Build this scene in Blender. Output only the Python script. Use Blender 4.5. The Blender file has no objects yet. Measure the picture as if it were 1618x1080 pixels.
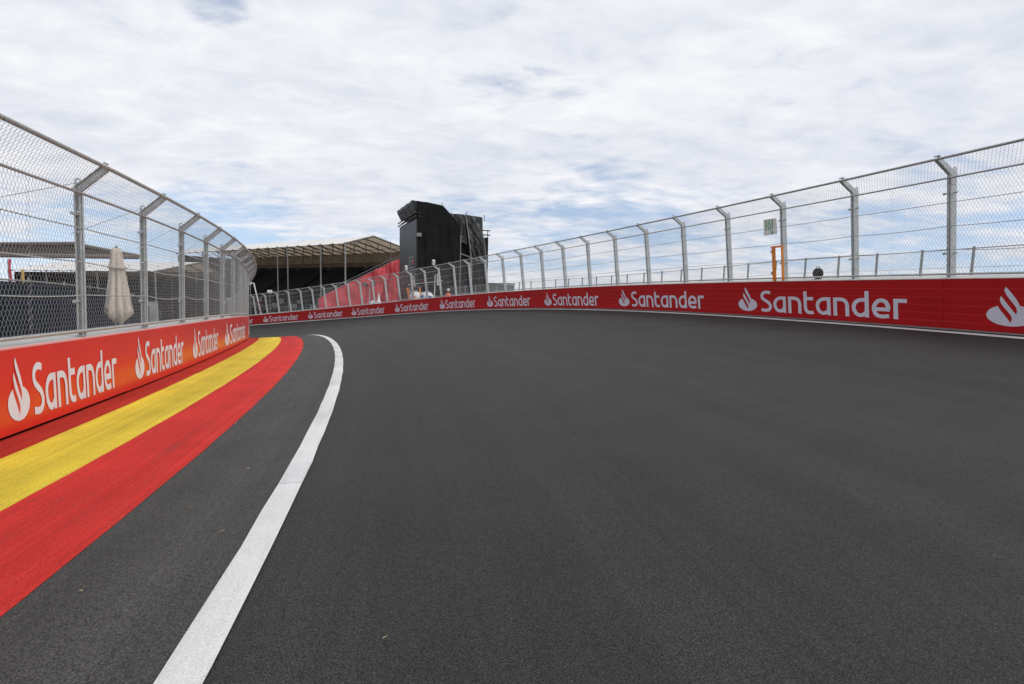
import bpy, bmesh, math, random
import numpy as np
from mathutils import Vector, Matrix
rnd = random.Random(7)
R = math.radians
SC = bpy.context.scene
COL = SC.collection

# ------------------------------------------------------------------ camera
cam_d = bpy.data.cameras.new('camera')
cam_d.sensor_width = 36.0
cam_d.lens = 36.0 * 800.0 / 1618.0
cam_d.clip_end = 12000.0
cam_d.clip_start = 0.05
cam = bpy.data.objects.new('camera', cam_d)
COL.objects.link(cam)
PITCH, ROLL = R(5.36), R(1.5)
fw = Vector((0, math.cos(PITCH), -math.sin(PITCH)))
up0 = Vector((0, math.sin(PITCH), math.cos(PITCH)))
rt0 = Vector((1, 0, 0))
rt = rt0 * math.cos(ROLL) + up0 * math.sin(ROLL)
up = up0 * math.cos(ROLL) - rt0 * math.sin(ROLL)
m = Matrix.Identity(4)
for i in range(3):
    m[i][0] = rt[i]; m[i][1] = up[i]; m[i][2] = -fw[i]
m[2][3] = 1.95
cam.matrix_world = m
SC.camera = cam

# ------------------------------------------------------------------ world, sun, exposure
SUN_EL, SUN_ROT = 42.0, 108.0          # rotation: clockwise from +Y
W = bpy.data.worlds.new("World"); SC.world = W; W.use_nodes = True
nt = W.node_tree; nt.nodes.clear()
def N(t, typ, **kw):
    n = t.nodes.new(typ)
    for k, v in kw.items():
        if k.startswith('i_'):
            n.inputs[k[2:].replace('_', ' ')].default_value = v
        else:
            setattr(n, k, v)
    return n
def math_n(t, op, a, b=None, c=None):
    n = t.nodes.new('ShaderNodeMath'); n.operation = op
    for i, v in enumerate((a, b, c)):
        if v is None: continue
        if isinstance(v, (int, float)): n.inputs[i].default_value = v
        else: t.links.new(v, n.inputs[i])
    return n.outputs[0]
sky = N(nt, 'ShaderNodeTexSky', sky_type='NISHITA', sun_disc=False)
sky.sun_elevation = R(SUN_EL); sky.sun_rotation = R(SUN_ROT); sky.altitude = 100; sky.ozone_density = 1.0; sky.air_density = 1.0; sky.dust_density = 0.3
bg_sky = N(nt, 'ShaderNodeBackground'); bg_sky.inputs[1].default_value = 0.15
nt.links.new(sky.outputs[0], bg_sky.inputs[0])
tc = N(nt, 'ShaderNodeTexCoord')
# the clear sky between the clouds keeps its deeper blue down to the veil
vz = N(nt, 'ShaderNodeVectorMath', operation='MULTIPLY_ADD'); vz.inputs[1].default_value = (1, 1, 0.85); vz.inputs[2].default_value = (0, 0, 0.13)
nt.links.new(tc.outputs['Generated'], vz.inputs[0])
vn = N(nt, 'ShaderNodeVectorMath', operation='NORMALIZE'); nt.links.new(vz.outputs[0], vn.inputs[0]); nt.links.new(vn.outputs[0], sky.inputs[0])
sep = N(nt, 'ShaderNodeSeparateXYZ'); nt.links.new(tc.outputs['Generated'], sep.inputs[0])
zc = math_n(nt, 'MAXIMUM', sep.outputs[2], 0.0)
den = math_n(nt, 'ADD', zc, 0.16)
px = math_n(nt, 'DIVIDE', sep.outputs[0], den)
py = math_n(nt, 'DIVIDE', sep.outputs[1], den)
cmb = N(nt, 'ShaderNodeCombineXYZ'); nt.links.new(px, cmb.inputs[0]); nt.links.new(py, cmb.inputs[1])
mp = N(nt, 'ShaderNodeMapping'); mp.inputs['Rotation'].default_value = (0, 0, R(-28)); mp.inputs['Scale'].default_value = (0.75, 1.15, 1)
nt.links.new(cmb.outputs[0], mp.inputs[0])
def cloudnoise(scale, detail, rough, off, dist=0.0):
    a = N(nt, 'ShaderNodeVectorMath', operation='ADD'); a.inputs[1].default_value = off
    nt.links.new(mp.outputs[0], a.inputs[0])
    n = N(nt, 'ShaderNodeTexNoise'); n.inputs['Scale'].default_value = scale; n.inputs['Detail'].default_value = detail
    n.inputs['Roughness'].default_value = rough; n.inputs['Distortion'].default_value = dist
    nt.links.new(a.outputs[0], n.inputs['Vector']); return n.outputs['Fac']
n_big = cloudnoise(0.45, 3, 0.5, (15.0, 3.0, 1.0))
n_mid = cloudnoise(1.9, 9, 0.60, (3.0, 3.0, 2.0), 0.25)
n_fine = cloudnoise(7.0, 7, 0.58, (7.0, 0.0, 5.0), 0.4)
cov = math_n(nt, 'ADD', math_n(nt, 'MULTIPLY', n_big, 0.50), math_n(nt, 'MULTIPLY', n_mid, 0.52))
cov = math_n(nt, 'ADD', cov, math_n(nt, 'MULTIPLY', n_fine, 0.22))
# the sheet is closed overhead and breaks up low down, where the eye looks through several gaps
lowf = N(nt, 'ShaderNodeMapRange', interpolation_type='SMOOTHSTEP'); lowf.inputs['From Min'].default_value = 0.05; lowf.inputs['From Max'].default_value = 0.30
lowf.inputs['To Min'].default_value = -0.022; lowf.inputs['To Max'].default_value = 0.075
nt.links.new(sep.outputs[2], lowf.inputs['Value'])
cov = math_n(nt, 'ADD', cov, lowf.outputs[0])
# a few real gaps in the sheet
GAPS = [((-0.447, 0.791, 0.417), 4.0, .17), ((-0.538, 0.758, 0.369), 6, .07), ((-0.678, 0.73, 0.085), 14, .060), ((-0.477, 0.873, 0.105), 8, .085),
        ((-0.017, 0.989, 0.145), 11, .050), ((0.177, 0.978, 0.107), 13, .065), ((0.639, 0.76, 0.123), 14, .065), ((0.106, 0.951, 0.289), 7, .03), ((0.03, 0.901, 0.433), 6, .01)]
def gap(cov_, d, width, depth):
    dp = N(nt, 'ShaderNodeVectorMath', operation='DOT_PRODUCT'); nt.links.new(tc.outputs['Generated'], dp.inputs[0]); dp.inputs[1].default_value = d
    r_ = N(nt, 'ShaderNodeMapRange', interpolation_type='SMOOTHSTEP'); r_.inputs['From Min'].default_value = math.cos(R(width)); r_.inputs['From Max'].default_value = 1.0
    r_.inputs['To Min'].default_value = 0.0; r_.inputs['To Max'].default_value = depth; nt.links.new(dp.outputs['Value'], r_.inputs['Value'])
    return math_n(nt, 'SUBTRACT', cov_, r_.outputs[0])
for d_, w_, k_ in GAPS: cov = gap(cov, d_, w_, k_)
mr = N(nt, 'ShaderNodeMapRange', interpolation_type='SMOOTHSTEP'); mr.inputs['From Min'].default_value = 0.45; mr.inputs['From Max'].default_value = 0.63
mr.inputs['To Min'].default_value = 0.26
nt.links.new(cov, mr.inputs['Value'])
# a pale veil low over the horizon
veil = N(nt, 'ShaderNodeMapRange'); veil.inputs['From Min'].default_value = 0.0; veil.inputs['From Max'].default_value = 0.12
veil.inputs['To Min'].default_value = 0.75; veil.inputs['To Max'].default_value = 0.0
nt.links.new(zc, veil.inputs['Value'])
cfac = math_n(nt, 'MAXIMUM', mr.outputs[0], veil.outputs[0])
shade = math_n(nt, 'ADD', math_n(nt, 'MULTIPLY', cloudnoise(1.3, 8, 0.62, (11, 5, 1), 0.3), 0.62), math_n(nt, 'MULTIPLY', n_fine, 0.38))
cr = N(nt, 'ShaderNodeValToRGB')
cr.color_ramp.elements[0].position = 0.36; cr.color_ramp.elements[0].color = (0.64, 0.68, 0.77, 1)
cr.color_ramp.elements[1].position = 0.64; cr.color_ramp.elements[1].color = (0.90, 0.905, 0.93, 1)
nt.links.new(shade, cr.inputs[0])
bg_c = N(nt, 'ShaderNodeBackground'); nt.links.new(cr.outputs[0], bg_c.inputs[0]); bg_c.inputs[1].default_value = 1.0
mix = N(nt, 'ShaderNodeMixShader'); nt.links.new(cfac, mix.inputs[0]); nt.links.new(bg_sky.outputs[0], mix.inputs[1]); nt.links.new(bg_c.outputs[0], mix.inputs[2])
wo = N(nt, 'ShaderNodeOutputWorld'); nt.links.new(mix.outputs[0], wo.inputs[0])

sun_d = bpy.data.lights.new('sun', 'SUN'); sun_d.energy = 1.4; sun_d.angle = R(14); sun_d.color = (1, 0.96, 0.90)
sun = bpy.data.objects.new('sun', sun_d); COL.objects.link(sun)
sd = Vector((math.sin(R(SUN_ROT)) * math.cos(R(SUN_EL)), math.cos(R(SUN_ROT)) * math.cos(R(SUN_EL)), math.sin(R(SUN_EL))))
sun.rotation_euler = sd.to_track_quat('Z', 'Y').to_euler(); sun.location = sd * 50

SC.view_settings.view_transform = 'Standard'; SC.view_settings.look = 'None'
SC.view_settings.gamma = 1.0; SC.view_settings.exposure = 0.10; SC.view_settings.use_curve_mapping = False
SC.render.engine = 'CYCLES'

# ------------------------------------------------------------------ materials
def mat(name, col, rough=0.6, metal=0.0, noise=None, bump=None, spec=0.5, coord='Object', stretch=None, coat=0.0):
    """noise = (scale, amount) brightness variation, bump = (scale, strength, distance)"""
    M = bpy.data.materials.new(name); M.use_nodes = True; t = M.node_tree
    b = t.nodes['Principled BSDF']
    b.inputs['Base Color'].default_value = (*col, 1); b.inputs['Roughness'].default_value = rough
    b.inputs['Metallic'].default_value = metal; b.inputs['Specular IOR Level'].default_value = spec
    b.inputs['Coat Weight'].default_value = coat; b.inputs['Coat Roughness'].default_value = 0.22
    if noise or bump:
        c = t.nodes.new('ShaderNodeTexCoord'); src = c.outputs[coord]
        if stretch:
            mpn = t.nodes.new('ShaderNodeMapping'); mpn.inputs['Scale'].default_value = stretch
            t.links.new(src, mpn.inputs[0]); src = mpn.outputs[0]
    if noise:
        last = None
        for k, (sc_, am) in enumerate(noise if isinstance(noise, list) else [noise]):
            n = t.nodes.new('ShaderNodeTexNoise'); n.inputs['Scale'].default_value = sc_; n.inputs['Detail'].default_value = 5
            t.links.new(src, n.inputs['Vector'])
            r = t.nodes.new('ShaderNodeMapRange'); r.inputs['From Min'].default_value = 0.3; r.inputs['From Max'].default_value = 0.7
            r.inputs['To Min'].default_value = 1 - am; r.inputs['To Max'].default_value = 1 + am
            t.links.new(n.outputs['Fac'], r.inputs['Value'])
            last = r.outputs[0] if last is None else math_n(t, 'MULTIPLY', last, r.outputs[0])
        vm = t.nodes.new('ShaderNodeVectorMath'); vm.operation = 'SCALE'; vm.inputs[0].default_value = col
        t.links.new(last, vm.inputs['Scale']); t.links.new(vm.outputs[0], b.inputs['Base Color'])
    if bump:
        n = t.nodes.new('ShaderNodeTexNoise'); n.inputs['Scale'].default_value = bump[0]; n.inputs['Detail'].default_value = 6
        t.links.new(src, n.inputs['Vector'])
        bp = t.nodes.new('ShaderNodeBump'); bp.inputs['Strength'].default_value = bump[1]; bp.inputs['Distance'].default_value = bump[2]
        t.links.new(n.outputs['Fac'], bp.inputs['Height']); t.links.new(bp.outputs[0], b.inputs['Normal'])
    return M

def road_mat(name, col, contrast=0.55, grain=150.0, painted=False, wear=0.0, streak=0.08, spec=0.3, rough=0.8):
    """coarse aggregate speckle + long paving streaks along the lap (UV is metres along, metres across)"""
    M = bpy.data.materials.new(name); M.use_nodes = True; t = M.node_tree; b = t.nodes['Principled BSDF']
    b.inputs['Roughness'].default_value = rough; b.inputs['Specular IOR Level'].default_value = spec
    c = t.nodes.new('ShaderNodeTexCoord'); uv = c.outputs['UV']; ob = c.outputs['Object']
    v = t.nodes.new('ShaderNodeTexVoronoi'); v.inputs['Scale'].default_value = grain; t.links.new(ob, v.inputs['Vector'])
    n1 = t.nodes.new('ShaderNodeTexNoise'); n1.inputs['Scale'].default_value = grain * 0.7; n1.inputs['Detail'].default_value = 4
    n1.inputs['Roughness'].default_value = 0.7; t.links.new(ob, n1.inputs['Vector'])
    n2 = t.nodes.new('ShaderNodeTexNoise'); n2.inputs['Scale'].default_value = 1.3; n2.inputs['Detail'].default_value = 6; t.links.new(ob, n2.inputs['Vector'])
    mpn = t.nodes.new('ShaderNodeMapping'); mpn.inputs['Scale'].default_value = (0.035, 1.4, 1); t.links.new(uv, mpn.inputs[0])
    n3 = t.nodes.new('ShaderNodeTexNoise'); n3.inputs['Scale'].default_value = 1.0; n3.inputs['Detail'].default_value = 5; t.links.new(mpn.outputs[0], n3.inputs['Vector'])
    sepc = t.nodes.new('ShaderNodeSeparateColor'); t.links.new(v.outputs['Color'], sepc.inputs[0])
    def rng(s, lo, hi, a=0.3, z=0.7):
        r = t.nodes.new('ShaderNodeMapRange'); r.inputs['From Min'].default_value = a; r.inputs['From Max'].default_value = z
        r.inputs['To Min'].default_value = lo; r.inputs['To Max'].default_value = hi; t.links.new(s, r.inputs['Value']); return r.outputs[0]
    k = contrast
    f = math_n(t, 'MULTIPLY', rng(sepc.outputs[0], 1 - k, 1 + k, 0, 1), rng(n1.outputs['Fac'], 1 - k, 1 + k))
    f = math_n(t, 'MULTIPLY', f, rng(n2.outputs['Fac'], 0.89, 1.11))
    f = math_n(t, 'MULTIPLY', f, rng(n3.outputs['Fac'], 1 - streak, 1 + streak))
    mq = t.nodes.new('ShaderNodeMapping'); mq.inputs['Scale'].default_value = (0.12, 14.0, 1); t.links.new(uv, mq.inputs[0])
    n4 = t.nodes.new('ShaderNodeTexNoise'); n4.inputs['Scale'].default_value = 1.0; n4.inputs['Detail'].default_value = 4; t.links.new(mq.outputs[0], n4.inputs['Vector'])
    f = math_n(t, 'MULTIPLY', f, rng(n4.outputs['Fac'], 1 - streak * .5, 1 + streak * .5))
    vm = t.nodes.new('ShaderNodeVectorMath'); vm.operation = 'SCALE'; vm.inputs[0].default_value = col
    t.links.new(f, vm.inputs['Scale']); out = vm.outputs[0]
    if painted:   # asphalt showing through where paint is thin
        th = t.nodes.new('ShaderNodeTexNoise'); th.inputs['Scale'].default_value = grain * 0.8; th.inputs['Detail'].default_value = 3; t.links.new(ob, th.inputs['Vector'])
        m2 = t.nodes.new('ShaderNodeMapping'); m2.inputs['Scale'].default_value = (0.9, 9, 1); t.links.new(uv, m2.inputs[0])
        th2 = t.nodes.new('ShaderNodeTexNoise'); th2.inputs['Scale'].default_value = 1.0; th2.inputs['Detail'].default_value = 6; t.links.new(m2.outputs[0], th2.inputs['Vector'])
        s_ = math_n(t, 'ADD', math_n(t, 'MULTIPLY', th.outputs['Fac'], 0.6), math_n(t, 'MULTIPLY', th2.outputs['Fac'], 0.5))
        fac = rng(s_, 0.0, wear, 0.62, 0.74)
        mx = t.nodes.new('ShaderNodeMix'); mx.data_type = 'RGBA'; t.links.new(fac, mx.inputs[0]); t.links.new(out, mx.inputs[6]); mx.inputs[7].default_value = (0.09, 0.085, 0.08, 1)
        out = mx.outputs[2]
    t.links.new(out, b.inputs['Base Color'])
    bp = t.nodes.new('ShaderNodeBump'); bp.inputs['Strength'].default_value = 0.5 if not painted else 0.35; bp.inputs['Distance'].default_value = 0.003
    h = math_n(t, 'ADD', n1.outputs['Fac'], math_n(t, 'MULTIPLY', v.outputs['Distance'], 0.8))
    t.links.new(h, bp.inputs['Height']); t.links.new(bp.outputs[0], b.inputs['Normal'])
    return M

M = {}
M['asphalt'] = road_mat('asphalt', (0.0265, 0.0252, 0.0230), 0.88, 200, streak=0.20, spec=0.36, rough=0.74)
M['apron'] = road_mat('apron_asphalt', (0.054, 0.052, 0.048), 0.65, 160, streak=0.20, spec=0.36, rough=0.8)
M['red_paint'] = road_mat('red_road_paint', (0.52, 0.030, 0.024), 0.30, 190, True, 0.50, 0.24, spec=0.14)
M['yellow_paint'] = road_mat('yellow_road_paint', (0.70, 0.53, 0.050), 0.20, 190, True, 0.45, 0.20, spec=0.14)
M['white_paint'] = road_mat('white_road_paint', (0.66, 0.66, 0.65), 0.12, 190, True, 0.70, 0.10, spec=0.14)
M['white_worn'] = road_mat('worn_white_paint', (0.60, 0.60, 0.60), 0.14, 160, True, 0.95, 0.12, spec=0.14)
M['red_paint_dirty'] = road_mat('grimy_red_road_paint', (0.44, 0.032, 0.020), 0.30, 160, True, 0.62, 0.22, spec=0.12)
M['ground'] = mat('dry_ground', (0.16, 0.14, 0.11), 0.95, noise=[(0.15, 0.3), (3, 0.3)], bump=(6, 0.5, 0.05))
M['concrete'] = mat('concrete', (0.44, 0.43, 0.41), 0.85, noise=[(1.5, 0.12), (25, 0.14)], bump=(40, 0.4, 0.004))
M['galv'] = mat('galvanised_steel', (0.46, 0.485, 0.49), 0.5, 0.25, noise=[(6, 0.14), (45, 0.12)], bump=(60, 0.15, 0.002))
M['wire'] = mat('galvanised_wire', (0.31, 0.315, 0.32), 0.5, 0.2)
M['rail'] = mat('galvanised_tube', (0.42, 0.42, 0.41), 0.5, 0.15, noise=(30, 0.15))
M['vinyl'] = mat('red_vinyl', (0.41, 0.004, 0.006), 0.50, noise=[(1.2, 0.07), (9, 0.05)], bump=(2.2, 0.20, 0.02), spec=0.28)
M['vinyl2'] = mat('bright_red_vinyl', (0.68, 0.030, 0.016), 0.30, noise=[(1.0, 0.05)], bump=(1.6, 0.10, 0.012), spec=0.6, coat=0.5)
M['lip'] = mat('pale_red_edge', (0.70, 0.28, 0.27), 0.5)
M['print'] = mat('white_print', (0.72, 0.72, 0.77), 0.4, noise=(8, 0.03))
M['black_mesh'] = mat('black_debris_netting', (0.008, 0.0085, 0.0085), 0.85, spec=0.2, noise=[(0.8, 0.35), (20, 0.2)], bump=(3.5, 0.9, 0.10))
M['black_cloth'] = mat('black_tarpaulin', (0.030, 0.032, 0.033), 0.5, noise=[(0.8, 0.3)], bump=(1.6, 0.8, 0.2))
M['screen'] = mat('dark_led_screen', (0.015, 0.018, 0.020), 0.5, spec=0.35, noise=(0.5, 0.15))
M['void'] = mat('matt_black', (0.006, 0.006, 0.006), 0.9)
M['dark_steel'] = mat('dark_steel', (0.06, 0.06, 0.06), 0.6)
M['grey_pole'] = mat('grey_steel', (0.27, 0.275, 0.275), 0.55, 0.2, noise=(3, 0.1))
M['white_pole'] = mat('white_steel', (0.62, 0.62, 0.62), 0.5)
M['membrane'] = mat('cream_membrane', (0.95, 0.93, 0.90), 0.6, noise=[(0.35, 0.05), (2, 0.03)], bump=(0.6, 0.4, 0.12))
def make_translucent(mm, col, f):
    t = mm.node_tree; b = t.nodes['Principled BSDF']; o = t.nodes['Material Output']
    tr = t.nodes.new('ShaderNodeBsdfTranslucent'); tr.inputs[0].default_value = (*col, 1); mx = t.nodes.new('ShaderNodeMixShader'); mx.inputs[0].default_value = f
    t.links.new(b.outputs[0], mx.inputs[1]); t.links.new(tr.outputs[0], mx.inputs[2]); t.links.new(mx.outputs[0], o.inputs[0])
make_translucent(M['membrane'], (0.74, 0.60, 0.44), 0.22)
M['membrane_back'] = mat('brown_rear_curtain', (0.14, 0.105, 0.085), 0.8, noise=[(0.5, 0.3), (3, 0.15)])
M['truss'] = mat('stand_truss', (0.12, 0.105, 0.09), 0.6)
M['seat'] = mat('black_seats', (0.009, 0.009, 0.010), 0.75, spec=0.2)
M['deck'] = mat('stand_decking', (0.012, 0.012, 0.012), 0.9, spec=0.2)
M['tarp'] = mat('faded_red_tarp', (0.86, 0.12, 0.14), 0.6, noise=[(0.5, 0.10), (4, 0.06)])
M['scrim'] = mat('dark_blue_scrim', (0.016, 0.024, 0.036), 0.9, spec=0.08, noise=[(3.0, 0.35)], stretch=(3, 3, 0.25), bump=(2.0, 0.6, 0.05))
M['canvas'] = mat('cream_canvas', (0.64, 0.56, 0.48), 0.85, noise=[(1.6, 0.22), (5, 0.12)], stretch=(9, 9, 1), bump=(7, 0.7, 0.03))  # vertical darker streaks put the shade inside the pleats into the colour
M['slat_dark'] = mat('dark_slats', (0.07, 0.055, 0.045), 0.8, spec=0.2)
M['slat'] = mat('brown_slats', (0.17, 0.14, 0.115), 0.7, noise=(3, 0.2))
M['orange'] = mat('orange_paint', (0.72, 0.22, 0.01), 0.45, noise=(12, 0.08))
M['sign'] = mat('white_sign', (0.74, 0.74, 0.71), 0.55, noise=(5, 0.05))
M['green'] = mat('green_print', (0.03, 0.33, 0.13), 0.5)
M['greycab'] = mat('grey_cladding', (0.19, 0.20, 0.20), 0.7, noise=(0.7, 0.1))
M['tan'] = mat('tan_upper_curtain', (0.30, 0.25, 0.19), 0.8, noise=[(0.6, 0.2)])
M['print_shade'] = mat('shaded_white_print', (0.60, 0.60, 0.68), 0.4, noise=(8, 0.03))  # white print for the outer wall, with that wall's shade put into the colour
M['skin'] = mat('skin', (0.5, 0.3, 0.22), 0.6)
M['hivis'] = mat('orange_hi_vis', (0.85, 0.14, 0.04), 0.7)
M['navy'] = mat('dark_trousers', (0.02, 0.025, 0.04), 0.8)
M['helmet'] = mat('white_plastic', (0.75, 0.75, 0.75), 0.4)
M['blue'] = mat('blue_plastic', (0.02, 0.12, 0.45), 0.5)
M['brown'] = mat('brown_wood', (0.20, 0.12, 0.07), 0.7, noise=(8, 0.2))
M['pinkflag'] = mat('red_flag_cloth', (0.70, 0.05, 0.10), 0.7)
M['yellow'] = mat('ochre_board', (0.62, 0.42, 0.10), 0.6)
M['leaf'] = mat('dry_leaf', (0.45, 0.36, 0.22), 0.8)
M['lens'] = mat('lamp_glass', (0.3, 0.32, 0.30), 0.15)
M['teal'] = mat('teal_print', (0.05, 0.18, 0.16), 0.5)
M['redprint'] = mat('red_print', (0.55, 0.05, 0.05), 0.5)
M['lightgrey'] = mat('light_grey_panel', (0.38, 0.39, 0.40), 0.6, noise=(2, 0.1))

# ------------------------------------------------------------------ object helpers
def link(name, me, m=None, parent=None, **props):
    o = bpy.data.objects.new(name, me); COL.objects.link(o)
    if m is not None and len(me.materials) == 0: me.materials.append(m)
    if parent is not None: o.parent = parent
    for k, v in props.items(): o[k] = v
    return o
def thing(name, label, cat, loc=(0, 0, 0), group=None, M4=None):
    o = bpy.data.objects.new(name, None); COL.objects.link(o)
    o.empty_display_size = 0.3
    if M4 is not None: o.matrix_world = M4
    else: o.location = loc
    o['label'] = label; o['category'] = cat
    if group: o['group'] = group
    return o
class MB:
    """vertex/face collector"""
    def __init__(s): s.v = []; s.f = []; s.uv = None
    def quad_prism(s, pts, depth):
        """pts polygon list of Vector, extruded by Vector depth"""
        n = len(pts); k = len(s.v)
        s.v += [tuple(p) for p in pts] + [tuple(Vector(p) + Vector(depth)) for p in pts]
        s.f.append(tuple(range(k + n - 1, k - 1, -1))); s.f.append(tuple(range(k + n, k + 2 * n)))
        for i in range(n):
            j = (i + 1) % n; s.f.append((k + i, k + j, k + n + j, k + n + i))
        return s
    def box(s, x0, x1, y0, y1, z0, z1):
        return s.quad_prism([Vector((x0, y0, z0)), Vector((x1, y0, z0)), Vector((x1, y1, z0)), Vector((x0, y1, z0))], Vector((0, 0, z1 - z0)))
    def tube(s, pts, r, seg=6, caps=True, r1=None):
        pts = [Vector(p) for p in pts]; k0 = len(s.v); n = len(pts)
        prev = None
        for i, p in enumerate(pts):
            if i == 0: d = pts[1] - p
            elif i == n - 1: d = p - pts[i - 1]
            else: d = pts[i + 1] - pts[i - 1]
            d.normalize()
            a = prev if prev is not None else (Vector((0, 0, 1)) if abs(d.z) < 0.9 else Vector((1, 0, 0)))
            a = (a - d * a.dot(d)).normalized(); b = d.cross(a); prev = a
            rr = r if r1 is None else r + (r1 - r) * i / (n - 1)
            for q in range(seg):
                t = 2 * math.pi * q / seg
                s.v.append(tuple(p + a * (rr * math.cos(t)) + b * (rr * math.sin(t))))
        for i in range(n - 1):
            for q in range(seg):
                a0 = k0 + i * seg + q; a1 = k0 + i * seg + (q + 1) % seg
                s.f.append((a0, a1, a1 + seg, a0 + seg))
        if caps:
            s.f.append(tuple(k0 + q for q in range(seg - 1, -1, -1))); s.f.append(tuple(k0 + (n - 1) * seg + q for q in range(seg)))
        return s
    def lathe(s, prof, seg=16, c=(0, 0, 0)):
        k0 = len(s.v)
        for (r, z) in prof:
            for q in range(seg):
                t = 2 * math.pi * q / seg; s.v.append((c[0] + r * math.cos(t), c[1] + r * math.sin(t), c[2] + z))
        for i in range(len(prof) - 1):
            for q in range(seg):
                a0 = k0 + i * seg + q; a1 = k0 + i * seg + (q + 1) % seg
                s.f.append((a0, a1, a1 + seg, a0 + seg))
        return s
    def mesh(s, name, smooth=False):
        me = bpy.data.meshes.new(name); me.from_pydata(s.v, [], s.f); me.validate(clean_customdata=False); me.update()
        if smooth: me.shade_smooth()
        return me
    def build(s, name, m, parent=None, smooth=False, **props):
        return link(name, s.mesh(name, smooth), m, parent, **props)
def copy_tree(o, parent=None):
    c = o.copy(); COL.objects.link(c); c.parent = parent
    for ch in list(o.children): copy_tree(ch, c)
    return c

# ------------------------------------------------------------------ the bend: radii and heights against the angle round its centre
K0, DK = -12.0, 8.0
CX, CY = -68.894, -3.155
B_RIN = [69.996, 67.529, 65.544, 64.041, 63.022, 62.52, 62.5, 62.779, 63.185, 63.616, 64.022, 64.385, 64.7, 64.967]
B_ROUT = [82.689, 81.939, 81.135, 80.279, 79.379, 78.462, 77.576, 76.77, 76.073, 75.497, 75.049, 74.729, 74.539, 74.477]
B_ZIN = [-0.861, -1.304, -1.633, -1.846, -1.94, -2.142, -2.545, -3.478, -4.744, -6.019, -7.129, -8.0, -8.609, -8.955]
B_ZOUT = [-2.456, -1.622, -1.012, -0.625, -0.462, -0.521, -0.893, -1.523, -2.459, -3.388, -4.411, -5.566, -6.854, -8.273]
PROF = 0.859; ZC = 1.95; WALL_H = 1.1; TILT = 0.139
OFF = [0.453, 1.424, 2.363, 3.376, 3.585]; OS = [0.018, -0.018, -0.303, -0.382, -0.388]
TMIN, TMAX = -11.5, 75.5
def bs(c, t):
    u = (min(max(t, TMIN), TMAX) - K0) / DK; i = min(max(int(math.floor(u)), 0), 10); f = u - i
    return (c[i] * (1 - f) ** 3 + c[i + 1] * (3 * f ** 3 - 6 * f * f + 4) + c[i + 2] * (-3 * f ** 3 + 3 * f * f + 3 * f + 1) + c[i + 3] * f ** 3) / 6
def rin(t): return bs(B_RIN, t)
def rout(t): return bs(B_ROUT, t)
def zin(t): return bs(B_ZIN, t) + ZC
def zout(t): return bs(B_ZOUT, t) + ZC
def surf(t, r):
    ri, ro = rin(t), rout(t); u = (r - ri) / (ro - ri); zi, zo = zin(t), zout(t)
    if u < 0: return zi + (zo - zi) * u * (1 - PROF)
    return zi + (zo - zi) * (u + PROF * u * (u - 1))
def cp(t, r, z): return Vector((CX + r * math.cos(R(t)), CY + r * math.sin(R(t)), z))
def radial(t): return Vector((math.cos(R(t)), math.sin(R(t)), 0))
def off(i, t): return OFF[i] + OS[i] * (min(t, 35) - 15) / 30 + .004 * math.sin(t * 7.1 + i * 2) + .003 * math.sin(t * 3.3 + i)
# arc length tables (for post and banner spacing)
TT = np.arange(TMIN, TMAX, 0.05)
def arc_table(rf, zf):
    P = np.array([cp(t, rf(t), zf(t)) for t in TT]); return np.r_[0, np.cumsum(np.linalg.norm(np.diff(P, axis=0), axis=1))]
ARC_IN, ARC_OUT = arc_table(rin, zin), arc_table(rout, zout)
def a_of(A, t): return float(np.interp(t, TT, A))
def t_of(A, a): return float(np.interp(a, A, TT))

def strip(name, m, rf0, rf1, nr, dz, t0=-11.0, t1=75.0, dt=0.5, **props):
    me = bpy.data.meshes.new(name); vs = []; uvs = []; fs = []
    nt_ = int(round((t1 - t0) / dt)) + 1
    for i in range(nt_):
        t = t0 + dt * i; a = a_of(ARC_OUT, t); r0, r1 = rf0(t), rf1(t)
        for j in range(nr + 1):
            r = r0 + (r1 - r0) * j / nr; p = cp(t, r, surf(t, r) + dz); vs.append(tuple(p)); uvs.append((a, r - rin(t)))
    for i in range(nt_ - 1):
        for j in range(nr):
            k = i * (nr + 1) + j; fs.append((k, k + 1, k + nr + 2, k + nr + 1))
    me.from_pydata(vs, [], fs); ul = me.uv_layers.new(name='UVMap')
    li = np.empty(len(me.loops), dtype=np.int32); me.loops.foreach_get('vertex_index', li)
    ul.data.foreach_set('uv', np.array(uvs, dtype=np.float32)[li].ravel()); me.update(); me.shade_smooth()
    return link(name, me, m, **props)

# ------------------------------------------------------------------ ground, track, paint
def base_terrain(r, t):
    far = -8.0 + ZC
    if r < 62:
        z = zin(t) - 0.06; f = min(max((30 - r) / 30, 0), 1); return z * (1 - f) + (-1.5 + ZC - 2.0) * f
    if r < rout(t) + 0.7: return surf(t, r) - 0.30
    zo = zout(t) - 0.22; d = r - rout(t)
    f = min(max((d - 16) / 45, 0), 1); f = f * f * (3 - 2 * f); return zo * (1 - f) + far * f
rings = [0.5, 8, 20, 30, 40, 48, 54, 58, 60, 61.5, 63, 65, 68, 71, 74, 76, 78, 80, 82, 85, 90, 97, 105, 115, 125, 140, 170, 220, 320, 500, 900, 1800, 4000]
vs = []; fs = []; NA = 240
for r in rings:
    for k in range(NA):
        a = -180 + 360 * k / NA
        if a > 130: tt_ = TMAX + (TMIN - TMAX) * min(1, (a - 130) / 50) * 0.5
        elif a < -60: tt_ = TMIN + (TMAX - TMIN) * min(1, (-60 - a) / 120) * 0.5
        else: tt_ = min(max(a, TMIN), TMAX)
        vs.append(tuple(Vector((CX + r * math.cos(R(a)), CY + r * math.sin(R(a)), base_terrain(r, tt_)))))
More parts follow.
